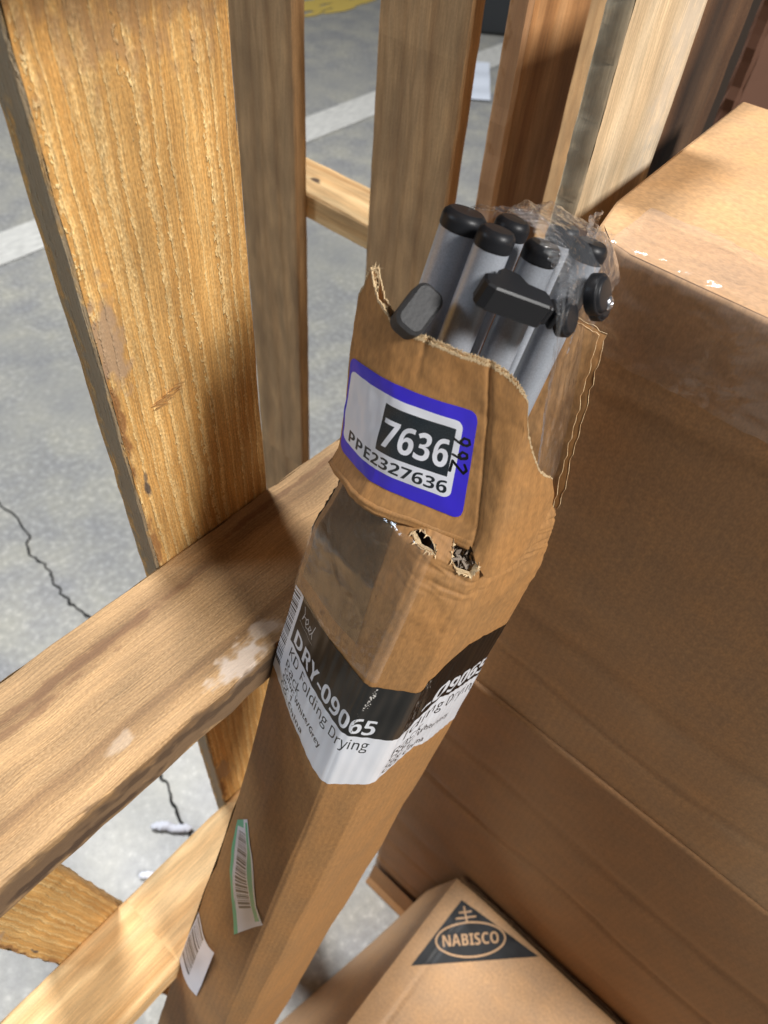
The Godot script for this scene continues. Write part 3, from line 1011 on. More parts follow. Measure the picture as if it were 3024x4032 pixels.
	build_goods_label(o)
	# clear tape over the left face
	var tape := film(Color(0.33, 0.29, 0.235), 0.46, 0.09)
	var ft := func(i: int, j: int) -> Vector3:
		var x := i / 40.0
		var y := j / 34.0
		var s := lerpf(0.10, lerpf(1.36, 1.56, y), x)
		var cc := lerpf(-0.1235, lerpf(-0.0575, -0.0530, x), y)
		return lo_at(s, cc, 0.5 + 0.25 * jag.get_noise_2d(x * 3.0, y * 2.0) + 0.6 * exp(-pow((y - 0.45 - 0.35 * x + 0.05 * sin(x * 9.0)) / 0.035, 2.0)))
	var gt := func(i: int, j: int) -> Vector2: return Vector2(i / 40.0, j / 34.0)
	put(sheet(40, 34, ft, gt, true), "clear_tape", tape, o)
	var tape2 := film(Color(0.75, 0.70, 0.62), 0.08, 0.09, 0.02, Vector3(1, 1, 1))
	var ft2 := func(i: int, j: int) -> Vector3:
		var x := i / 50.0
		var y := j / 40.0
		var s := lerpf(0.0, 2.15, x)
		var cc := lerpf(-0.121, lerpf(-0.046, -0.040, x), y)
		return lo_at(s, cc, 1.1 + 0.6 * jag.get_noise_2d(x * 6.0 + 8.0, y * 5.0) + 0.9 * exp(-pow((y - 0.93) / 0.03, 2.0)) * (0.5 + jag.get_noise_1d(x * 14.0)))
	put(sheet(50, 40, ft2, gt, true), "clear_tape", tape2, o)
	build_stickers(o)

func build_number_label(o: Node) -> void:
	var im := Image.create(1240, 1000, false, Image.FORMAT_RGB8)
	var purple := Color(0.235, 0.18, 0.78)
	var white := Color(0.86, 0.87, 0.90)
	var slate := Color(0.105, 0.135, 0.16)
	im.fill(purple)
	poly_fill(im, round_rect(20, 120, 1240 * 0.905 - 20, 735, 70), white)
	poly_fill(im, round_rect(1240 * 0.352, 198, 1240 * 0.508, 462, 4), slate)
	var nz := noise(12, 0.09, 3)
	for y in range(198, 660):                         # thin print lets the paper through in specks
		for x in range(437, 1066):
			var k := nz.get_noise_2d(x, y)
			if k > 0.05:
				im.set_pixel(x, y, slate.lerp(Color(0.5, 0.52, 0.55), minf(0.22, (k - 0.05) * 0.8)))
	letters(im, "7636", 462, 592, 268, 580, white, true)
	letters(im, "PPE2327636", 98, 822, 118, 985, slate, true)
	var ink := Color(0.03, 0.03, 0.04)
	# handwritten 992, written up the right edge
	for p in [[Vector2(1188, 318), Vector2(1150, 325), Vector2(1122, 295), Vector2(1150, 258), Vector2(1195, 264), Vector2(1206, 300), Vector2(1180, 324), Vector2(1120, 316), Vector2(1066, 292)],
		[Vector2(1192, 446), Vector2(1155, 458), Vector2(1128, 428), Vector2(1155, 392), Vector2(1196, 402), Vector2(1202, 434), Vector2(1150, 460), Vector2(1078, 440)],
		[Vector2(1190, 505), Vector2(1214, 545), Vector2(1190, 582), Vector2(1140, 545), Vector2(1085, 500), Vector2(1078, 596)]]:
		stroke(im, p, 24.0, ink)
	var m := printed(im, 0.38)
	m.heightmap_enabled = false
	var ni := 110
	var nj := 46
	var ox := func(i: int) -> float: return i / float(ni)
	var fy := func(i: int, j: int) -> float:
		var x := i / float(ni) * 62.0
		var r := 4.0
		var e := 0.0
		if x < r:
			e = r - sqrt(maxf(0.0, r * r - (r - x) * (r - x)))
		elif x > 62.0 - r:
			e = r - sqrt(maxf(0.0, r * r - (x - 62.0 + r) * (x - 62.0 + r)))
		return lerpf(e / 50.0, 1.0 - e / 50.0, j / float(nj))
	var tab := arc_table(UP, -0.16, true, 5.0)
	var ff := func(i: int, j: int) -> Vector3:
		var s := lookup(tab, 1.2 + 62.4 * ox.call(i))
		var y: float = fy.call(i, j)
		var lift := 0.30
		var x: float = ox.call(i)
		lift += 1.2 * exp(-pow((y - 0.55) / 0.1, 2.0)) * exp(-x * 12.0)
		return up_at(s, -0.185 + 0.050 * y, lift)
	var gg := func(i: int, j: int) -> Vector2: return Vector2(ox.call(i), fy.call(i, j))
	put(sheet(ni, nj, ff, gg, true), "number_label", m, o)

func build_goods_label(o: Node) -> void:
	var k := 8.0                                    # pixels per millimetre
	var im := Image.create(int(182 * k), int(66 * k), false, Image.FORMAT_RGB8)
	var white := Color(0.88, 0.89, 0.91)
	var black := Color(0.035, 0.03, 0.03)
	im.fill(white)
	im.fill_rect(Rect2i(int(8 * k), 0, int(174 * k), int(32 * k)), black)
	rng.seed = 9
	var y := 2.0
	while y < 58.0:
		var w: float = [0.5, 0.5, 0.9, 1.4][rng.randi() % 4]
		im.fill_rect(Rect2i(0, int(y * k), int(5.6 * k), int(w * k)), Color(0.13, 0.13, 0.15))
		y += w + [0.5, 0.8, 1.2][rng.randi() % 3]
	# script mark of three looped letters
	var pen := []
	for q in [Vector2(11, 4), Vector2(12.5, 7), Vector2(11.5, 12), Vector2(12.5, 9), Vector2(14.5, 8.4), Vector2(15.2, 11.4), Vector2(17, 9), Vector2(16, 7), Vector2(14.6, 9), Vector2(16, 12.6), Vector2(19, 11.5), Vector2(20.5, 9), Vector2(18.6, 8.6), Vector2(18, 12), Vector2(20.4, 12.4), Vector2(22, 9), Vector2(23, 4.5), Vector2(21.8, 10), Vector2(22.6, 13)]:
		pen.append(q * k)
	stroke(im, pen, 0.45 * k, Color(0.75, 0.75, 0.76))
	stroke(im, [Vector2(10, 14.4) * k, Vector2(24, 15.4) * k], 0.3 * k, Color(0.6, 0.6, 0.6))
	for part in 2:
		var x0: float = 10.5 if part == 0 else 60.0
		var ws: float = 1.0 if part == 0 else 1.72
		var clip: float = -1.0 if part == 0 else 97.0 * k
		letters(im, "DRY-09065", x0 * k, 30.2 * k, 9.4 * k, 66.5 * ws * k, white, true, 0.0, clip)
		letters(im, "KD Folding Drying", x0 * k, 40.6 * k, 6.2 * k, 67.0 * ws * k, black, false, 0.0, clip)
		var xr: float = x0 if part == 0 else 94.0
		letters(im, "Rack", xr * k, 49.2 * k, 5.6 * k, 16.5 * k * (1.0 if part == 0 else 1.3), black, false)
		letters(im, "Color: White/Grey", (xr + 0.2) * k, 53.6 * k, 3.6 * k, 41.0 * k * (1.0 if part == 0 else 1.35), black, true)
		letters(im, "Qty: 1", (xr + 0.2) * k, 58.6 * k, 3.6 * k, 12.5 * k * (1.0 if part == 0 else 1.3), black, true)
		letters(im, "CO: China", (xr + 0.2) * k, 63.6 * k, 3.6 * k, 26.0 * k * (1.0 if part == 0 else 1.3), black, true)
	# scuffs through the black where the corner was crushed
	for q in 46:
		var p := Vector2(rng.randf_range(66.6, 69.0), rng.randf_range(1.0, 15.5))
		p.x -= (p.y - 8.0) * 0.12
		disc(im, p * k, rng.randf_range(0.1, 0.45) * k, Color(0.80, 0.79, 0.77))
	for q in 14:
		disc(im, Vector2(rng.randf_range(63.5, 66.5), rng.randf_range(15.0, 31.0)) * k, rng.randf_range(0.08, 0.4) * k, Color(0.45, 0.42, 0.38))
	for q in 40:
		var p := Vector2(rng.randf_range(92.5, 99.0), rng.randf_range(0.0, 33.0))
		stroke(im, [p * k, (p + Vector2(rng.randf_range(-1.5, 1.5), rng.randf_range(1.0, 4.0))) * k], rng.randf_range(0.1, 0.35) * k, Color(0.62, 0.60, 0.58))
	for q in 30:
		var p := Vector2(rng.randf_range(36.0, 58.0), rng.randf_range(0.6, 3.0))
		stroke(im, [p * k, (p + Vector2(rng.randf_range(0.3, 1.6), 0.1)) * k], 0.13 * k, Color(0.30, 0.27, 0.24))
	var m := printed(im, 0.32)
	var tab := arc_table(LO, 0.0, false, 5.0)
	var top := [Vector2(0, -1), Vector2(64, 11), Vector2(91, 11), Vector2(105, 0), Vector2(120, -8), Vector2(150, 1), Vector2(185, 11)]
	var ni := 182
	var nj := 50
	var nz := noise(15, 0.1, 2)
	var fy := func(i: int, j: int) -> float:
		var a := 182.0 * i / ni
		var e := 0.0
		if a < 12.0:
			e = 0.0
		var b := 66.0 * j / nj
		# rounded lower left corner
		return b
	var ff := func(i: int, j: int) -> Vector3:
		var a := 182.0 * i / ni
		var b: float = fy.call(i, j)
		var ska := lookup([Vector2(0, 0), Vector2(40, 17.5), Vector2(47, 20), Vector2(53, 21.4), Vector2(59, 21.6), Vector2(66, 20.6), Vector2(91, 16.5), Vector2(130, 29), Vector2(182, 33)], a)
		var yy := lookup(top, a) + b + b / 66.0 * ska
		return lo_at(lookup(tab, a), -0.047 + yy / 1000.0, 0.32 + 0.12 * sin(a * TAU / 6.4))
	var gg := func(i: int, j: int) -> Vector2: return Vector2(float(i) / ni, float(j) / nj)
	put(sheet(ni, nj, ff, gg, true), "goods_label", m, o)

func build_stickers(o: Node) -> void:
	rng.seed = 19
	var im := Image.create(256, 640, false, Image.FORMAT_RGB8)
	im.fill(Color(0.86, 0.87, 0.92))
	im.fill_rect(Rect2i(0, 0, 34, 640), Color(0.24, 0.70, 0.54))
	im.fill_rect(Rect2i(196, 20, 44, 600), Color(0.24, 0.70, 0.54))
	im.fill_rect(Rect2i(0, 0, 160, 60), Color(0.24, 0.68, 0.52))
	var y := 96.0
	while y < 560.0:
		var w: float = [4.0, 5.0, 9.0, 14.0][rng.randi() % 4]
		im.fill_rect(Rect2i(66, int(y), 120, int(w)), Color(0.20, 0.20, 0.24))
		y += w + [4.0, 6.0, 9.0][rng.randi() % 3]
	for q in 70:
		disc(im, Vector2(rng.randf_range(30, 50), 100 + q * 6.4), 2.2, Color(0.3, 0.3, 0.34))
	var m := printed(im, 0.4)
	var left := [Vector2(0.0, 0.190), Vector2(0.18, 0.203), Vector2(0.4, 0.226), Vector2(0.6, 0.246), Vector2(0.85, 0.270), Vector2(1.0, 0.298)]
	var ls := [Vector2(0.0, 0.22), Vector2(0.18, 0.24), Vector2(0.4, 0.34), Vector2(0.6, 0.52), Vector2(0.85, 1.0), Vector2(1.0, 1.36)]
	var right := [Vector2(0.0, 0.170), Vector2(0.3, 0.188), Vector2(0.6, 0.212), Vector2(0.85, 0.232), Vector2(1.0, 0.236)]
	var rs := [Vector2(0.0, 0.55), Vector2(0.3, 1.05), Vector2(0.6, 1.35), Vector2(0.85, 1.62), Vector2(1.0, 1.98)]
	var ff := func(i: int, j: int) -> Vector3:
		var x := i / 16.0
		var t := j / 40.0
		var s := lerpf(lookup(ls, t), lookup(rs, t), x)
		var c := lerpf(lookup(left, t), lookup(right, t), x)
		return lo_at(s, c, 0.4 + 5.0 * pow(maxf(0.0, t - 0.8) * 5.0, 2.0) * x * 0.4)
	var gg := func(i: int, j: int) -> Vector2: return Vector2(i / 16.0, j / 40.0)
	put(sheet(16, 40, ff, gg, true), "barcode_sticker", m, o)
	var im2 := Image.create(256, 256, false, Image.FORMAT_RGB8)
	im2.fill(Color(0.88, 0.88, 0.92))
	y = 10.0
	while y < 214.0:
		var w: float = [5.0, 8.0, 13.0][rng.randi() % 3]
		im2.fill_rect(Rect2i(8, int(y), 118, int(w)), Color(0.17, 0.17, 0.21))
		y += w + [5.0, 8.0][rng.randi() % 2]
	var m2 := printed(im2, 0.4)
	var ff2 := func(i: int, j: int) -> Vector3:
		var x := i / 14.0
		var t := j / 14.0
		var a := Vector2(0.03, 0.345).lerp(Vector2(1.12, 0.343), x)
		var b := Vector2(-0.02, 0.436).lerp(Vector2(1.0, 0.452), x)
		var p := a.lerp(b, t)
		return lo_at(maxf(p.x, 0.0), p.y + 0.012 * sin(x * PI), 0.5 + 3.0 * x * x * (1.0 - t))
	var gg2 := func(i: int, j: int) -> Vector2: return Vector2(i / 14.0, j / 14.0)
	put(sheet(14, 14, ff2, gg2, true), "barcode_sticker", m2, o)

# ---------------------------------------------------------------- the rack's tubes
func tube_basis() -> Basis:
	return Basis(-E1, -D, E2)

func build_rack() -> void:
	var foot := bp(-45, -42, 1.1)
	var o := thing("folded_drying_rack", "bundle of silver grey metal tubes with black end caps standing in the long carton", "drying rack", foot)
	var grey := StandardMaterial3D.new()
	var gim := Image.create(256, 256, false, Image.FORMAT_RGB8)
	rng.seed = 4
	for y in 256:
		for x in 256:
			var q := 0.70 + rng.randf_range(-0.05, 0.05)
			gim.set_pixel(x, y, Color(q * 0.97, q, q * 1.05))
	grey.albedo_texture = ImageTexture.create_from_image(gim)
	grey.uv1_triplanar = true
	grey.uv1_scale = Vector3.ONE * 11.0
	grey.metallic = 0.2
	grey.roughness = 0.34
	var black := plain(Color(0.14, 0.143, 0.155), 0.40)
	black.metallic_specular = 0.35
	var matt := plain(Color(0.085, 0.085, 0.09), 0.55)
	var r := 0.0098
	var tube_mesh := lathe([Vector2(r, -1.2), Vector2(r, -0.6), Vector2(r, -0.25), Vector2(r, -0.1), Vector2(r, 0.0), Vector2(r * 0.9, 0.0002)])
	var cap_mesh := lathe([Vector2(r * 0.99, -0.0004), Vector2(r * 1.03, 0.0), Vector2(r * 1.05, 0.0006), Vector2(r * 1.05, 0.0034), Vector2(r * 1.035, 0.0044), Vector2(r * 0.98, 0.0054), Vector2(r * 0.88, 0.0062), Vector2(r * 0.77, 0.0068), Vector2(r * 0.75, 0.0067), Vector2(r * 0.75, 0.0067), Vector2(0.0, 0.0069)], 32)
	# [u, v, c of the cap's top, radius]
	for q in [[-19, -11, -0.2435, 0.0084], [-12, -29.5, -0.2450, 0.0069], [-37, -22, -0.2445, 0.0068], [-30, -40.5, -0.2435, 0.0068], [-64, -32, -0.2450, 0.0064], [-50, -50, -0.2470, 0.0068]]:
		var p := bp(q[0], q[1], q[2] + 0.0042)
		var t := put(tube_mesh, "tube", grey, o)
		t.transform = Transform3D(tube_basis().scaled_local(Vector3(q[3] / r, 1.0, q[3] / r)), p - foot)
		put(cap_mesh, "end_cap", black, t)
	# short tube with a rounded flat pad at the left
	var t0 := put(lathe([Vector2(0.0075, -0.05), Vector2(0.0075, -0.02), Vector2(0.0075, 0.0), Vector2(0.0, 0.0)]), "tube", grey, o)
	t0.transform = Transform3D(tube_basis(), bp(-6, -24, -0.196) - foot)
	var st := slab(round_rect(-0.0060, -0.0098, 0.0120, 0.0196, 0.0042), 0.010, 0.0013)
	var pm := StandardMaterial3D.new()
	pm.albedo_color = Color(0.21, 0.21, 0.215)
	pm.roughness = 0.62
	pm.heightmap_enabled = true
	var nt := NoiseTexture2D.new()
	nt.width = 256
	nt.height = 256
	nt.seamless = true
	var fn := noise(3, 0.03, 4)
	nt.noise = fn
	pm.heightmap_texture = nt
	pm.heightmap_scale = 0.012
	pm.uv1_scale = Vector3(12, 12, 1)
	var pad := commit(st, "foot_pad", pm, o)
	var nrm := (E1 * 0.50 - D * 0.62 - E2 * 0.55).normalized()
	var along := (-D - nrm * (-D).dot(nrm)).normalized()
	along = along.rotated(nrm, -0.50)
	pad.transform = Transform3D(Basis(along.cross(nrm), along, nrm), bp(6, -17.5, -0.2105) - foot)
	# hinge lever clamped across the front tubes
	var lev := PackedVector2Array([Vector2(-0.0132, -0.0028), Vector2(-0.0124, -0.0052), Vector2(-0.0095, -0.0066), Vector2(0.0125, -0.0066), Vector2(0.0140, -0.0050), Vector2(0.0140, 0.0036), Vector2(0.0060, 0.0046), Vector2(0.0035, 0.0088), Vector2(-0.0030, 0.0098), Vector2(-0.0056, 0.0072), Vector2(-0.0066, 0.0040), Vector2(-0.0122, 0.0016)])
	st = slab(lev, 0.0098, 0.0007)
	var lv := commit(st, "hinge_lever", black, o)
	var lx := (-E1 * 0.72 - E2 * 0.62 + D * 0.10).normalized()
	var lz := (-D - lx * (-D).dot(lx)).normalized()
	lz = lz.rotated(lx, 0.20)
	lv.transform = Transform3D(Basis(lx, lz.cross(lx), lz), bp(-5, -45.5, -0.2262) - foot)
	for k in 3:
		st = slab(round_rect(-0.0012, -0.0048, 0.0024, 0.0096, 0.0011), 0.0076, 0.0006)
		var rb := commit(st, "rib", black, lv)
		rb.transform = Transform3D(Basis.IDENTITY, Vector3(0.0120 + 0.0036 * k, 0.0012, 0.0012 - 0.0008 * k))
	# pivot drums with a screw at the right
	var drum := lathe([Vector2(0.0, 0.0), Vector2(0.0062, 0.0), Vector2(0.0070, 0.0006), Vector2(0.0070, 0.0040), Vector2(0.0064, 0.0046), Vector2(0.0058, 0.0040), Vector2(0.0058, 0.0052), Vector2(0.0048, 0.0056), Vector2(0.0, 0.0056)], 30)
	var screw := lathe([Vector2(0.0, 0.0), Vector2(0.0031, 0.0), Vector2(0.0028, 0.0011), Vector2(0.0018, 0.0018), Vector2(0.0010, 0.0019), Vector2(0.0008, 0.0010), Vector2(0.0, 0.0010)], 20)
	var steel := plain(Color(0.78, 0.79, 0.82), 0.25)
	steel.metallic = 0.9
	var axis := Vector3(0.12, 0.36, 0.92).normalized()
	var ax2 := axis.cross(D).normalized()
	for q in [[-26, -59, -0.2260, 1.0], [-46, -62, -0.2310, 1.0], [-41, -61, -0.2345, 1.12]]:
		var dr := put(drum, "pivot_drum", black, o)
		dr.transform = Transform3D(Basis(ax2, axis, ax2.cross(axis)).scaled(Vector3.ONE * q[3]), bp(q[0], q[1], q[2]) - foot)
		if q[0] == -46:
			var sc := put(screw, "screw", steel, dr)
			sc.position = Vector3(0, 0.0056, 0)

# crumpled clear bag drawn over the right-hand tubes and down into the carton
func build_bag() -> void:
	var o := thing("plastic_bag", "crumpled clear plastic bag pulled over the right-hand tube ends", "bag", bp(-50, -40, -0.2))
	var nz := noise(91, 0.9, 4)
	nz.fractal_type = FastNoiseLite.FRACTAL_RIDGED
	var n2 := noise(92, 1.3, 3)
	var clear := film(Color(0.93, 0.95, 0.98), 0.05, 0.06, 0.03, Vector3(1.0, 1.2, 1))
	# over the caps: path (v, c) from the front gather up and over to the back
	var path := [Vector2(-61, -0.222), Vector2(-62, -0.232), Vector2(-60, -0.2405), Vector2(-53, -0.2480), Vector2(-44, -0.2515), Vector2(-33, -0.2525), Vector2(-22, -0.2510), Vector2(-13, -0.246), Vector2(-10, -0.230)]
	var ni := 90
	var nj := 110
	var ff := func(i: int, j: int) -> Vector3:
		var x := i / float(ni)
		var tt := j / float(nj)
		var t := tt * (path.size() - 1.001)
		var k := int(t)
		var p: Vector2 = path[k].lerp(path[k + 1], t - k)
		var left := lerpf(-22.0, -15.0, tt)
		var u := lerpf(left, lerpf(-62.0, -76.0, smoothstep(0.0, 0.35, tt)), x)
		var cr := nz.get_noise_2d(x * 1.8 + 3.0, tt * 2.6 - x)
		var fine := n2.get_noise_2d(x * 4.0, tt * 9.0)
		p.x += cr * 2.4 + fine * 0.4
		p.y -= 0.0002 + cr * 0.0022 + fine * 0.0007
		p.y += 0.006 * pow(maxf(0.0, x - 0.75) * 4.0, 2.0)
		u += 2.5 * n2.get_noise_2d(x * 2.0 + 60.0, tt * 4.0)
		return bp(u, p.x, p.y)
	var gg := func(i: int, j: int) -> Vector2: return Vector2(i / float(ni), j / float(nj))
	put(sheet(ni, nj, ff, gg, true), "film_sheet", clear, o)
	# twisted strand running down from the gather into the carton
	var strand := [Vector3(-20, -57, -0.2375), Vector3(-16, -61.5, -0.2320), Vector3(-17, -63, -0.2268), Vector3(-21, -64, -0.2190), Vector3(-27, -65.5, -0.2070), Vector3(-34, -67.5, -0.1890), Vector3(-43, -69.5, -0.1720), Vector3(-51, -70.5, -0.1570), Vector3(-56, -71, -0.140)]
	var at := func(list: Array, t: float) -> Vector3:
		var q := t * (list.size() - 1.001)
		var k := int(q)
		return (list[k] as Vector3).lerp(list[k + 1], q - k)
	var fs := func(i: int, j: int) -> Vector3:
		var t := i / 120.0
		var a := 0.9 + 2.2 * t + 0.6 * n2.get_noise_2d(t * 6.0, 3.0)
		var c: Vector3 = at.call(strand, t)
		var x := (j / 8.0 - 0.5) * (2.6 + 3.0 * exp(-t * 7.0))
		var fold := 0.5 * cos(j * PI * 0.5) + 0.4 * n2.get_noise_2d(t * 10.0, j * 0.4)
		return bp(c.x + cos(a) * x - sin(a) * fold, c.y + (sin(a) * x + cos(a) * fold) * 0.8, c.z)
	put(sheet(120, 8, fs, gg, true), "film_strand", clear, o)
	# slack film between the strand and the side wall
	var edge := [Vector3(-33, -60, -0.2310), Vector3(-54, -60, -0.2200), Vector3(-64, -63, -0.1980), Vector3(-75, -66, -0.1750), Vector3(-86, -71, -0.1400)]
	var fl := func(i: int, j: int) -> Vector3:
		var x := i / 40.0
		var t := j / 90.0
		var a: Vector3 = at.call(strand, 0.15 + 0.85 * t)
		var b: Vector3 = at.call(edge, t)
		var c := a.lerp(b, x)
		var w := 2.4 * sin(x * PI) * (0.5 + n2.get_noise_2d(x * 2.5 + t * 2.0, t * 1.5 + 5.0)) + 1.2 * nz.get_noise_2d(x * 2.0 - t, t * 0.8 + 9.0)
		return bp(c.x + w * 0.5, c.y - w, c.z)
	put(sheet(40, 90, fl, gg, true), "film_sheet", film(Color(0.93, 0.95, 0.98), 0.015, 0.04, 0.02), o)
	# tight gathered pleats running down the front of the caps
	var fp := func(i: int, j: int) -> Vector3:
		var x := i / 110.0
		var y := j / 20.0
		var mid: Vector3 = at.call([Vector3(-19, -34, -0.2535), Vector3(-25, -40, -0.2505), Vector3(-28, -47, -0.2440), Vector3(-29, -55, -0.2370), Vector3(-22, -60, -0.2330)], x)
		var wd := lerpf(13.0, 5.0, x * x)
		var ridge := sin(x * 95.0 + 2.0 * n2.get_noise_2d(y * 2.0, x * 3.0)) * 0.8
		return bp(mid.x + wd * (0.5 - y) * 0.8 + ridge * 0.6, mid.y - wd * (y - 0.5) * 0.55 - ridge * 0.8, mid.z - 0.0014 - 0.0012 * sin(y * PI) - ridge * 0.0006)
	put(sheet(110, 20, fp, gg, true), "gathered_pleat", film(Color(0.95, 0.96, 0.98), 0.09, 0.07), o)

# ---------------------------------------------------------------- boxes
# a carton whose left (-x) face is seen; rim: the outline of its top, left front to left back, then round
func crate_box(o: Node, y0: float, y1: float, left: Array, right: Array, m: Material, seed_: int, creases: Array) -> MeshInstance3D:
	var nz := noise(seed_, 4.0, 3)
	var n2 := noise(seed_ + 1, 14.0, 2)
	var at := func(list: Array, t: float) -> Vector2:
		var x := t * (list.size() - 1)
		var k := mini(int(x), list.size() - 2)
		return (list[k] as Vector2).lerp(list[k + 1], x - k)
	var nl := 80
	var nh := 70
	var lp := []
	for k in left.size() - 1:                          # points along the left outline, evenly within each piece
		var n: int = maxi(2, int((left[k] as Vector2).distance_to(left[k + 1]) / 0.008))
		for i in n:
			lp.append((left[k] as Vector2).lerp(left[k + 1], i / float(n)))
	lp.append(left[-1])
	var ring := lp.duplicate()
	for q in right:
		ring.append(q)
	ring.append(left[0])
	var hs := []
	for j in nh + 1:
		hs.append(lerpf(y0, y1 - 0.003, j / float(nh)))
	hs.append(y1 - 0.0008)
	hs.append(y1)
	var mid := Vector2(0.48, 0.1)
	var ff := func(i: int, j: int) -> Vector3:
		var p: Vector2 = ring[i]
		var y: float = hs[j]
		var d := (p - mid).normalized()
		var w := nz.get_noise_3d(p.x, y * 0.9, p.y) * 0.0035 + n2.get_noise_3d(p.x, y, p.y) * 0.0008
		for c in creases:
			w -= c[1] * exp(-pow((y - c[0] - 0.02 * nz.get_noise_2d(p.y * 0.6, c[0])) / c[2], 2.0))
		var edge := clampf((y1 - y) / 0.04, 0.0, 1.0) * clampf((y - y0) / 0.02, 0.0, 1.0)
		w *= edge
		if j == hs.size() - 2:
			w -= 0.0006
		elif j == hs.size() - 1:
			w -= 0.0022
		return Vector3(p.x - w if p.x < 0.36 else p.x + d.x * w, y, p.y + (d.y * w if p.x >= 0.36 else 0.0))
	var gg := func(i: int, j: int) -> Vector2: return Vector2(ring[i].y * 4.0, hs[j] * 4.0)
	var body := put(sheet(ring.size() - 1, hs.size() - 1, ff, gg, false), "box_side", m, o)
	var nt := 40
	var ft := func(i: int, j: int) -> Vector3:
		var a: Vector2 = lp[i]
		var b: Vector2 = at.call([right[1], right[0]], i / float(lp.size() - 1))
		var x := j / float(nt)
		var p := a.lerp(b, x)
		p += (mid - p).normalized() * 0.0022
		var e := minf(minf(x, 1.0 - x) * 8.0, minf(i, lp.size() - 1 - i) * 0.12)
		return Vector3(p.x, y1 + clampf(e, 0.0, 1.0) * (0.0016 + 0.003 * nz.get_noise_2d(p.x * 1.4, p.y * 1.4) + 0.0007 * n2.get_noise_2d(p.x * 2.0, p.y * 2.0)), p.y)
	var gt := func(i: int, j: int) -> Vector2:
		var q: Vector3 = ft.call(i, j)
		return Vector2(q.x, q.z) * 4.0
	put(sheet(lp.size() - 1, nt, ft, gt, true), "box_top", m, o)
	return body

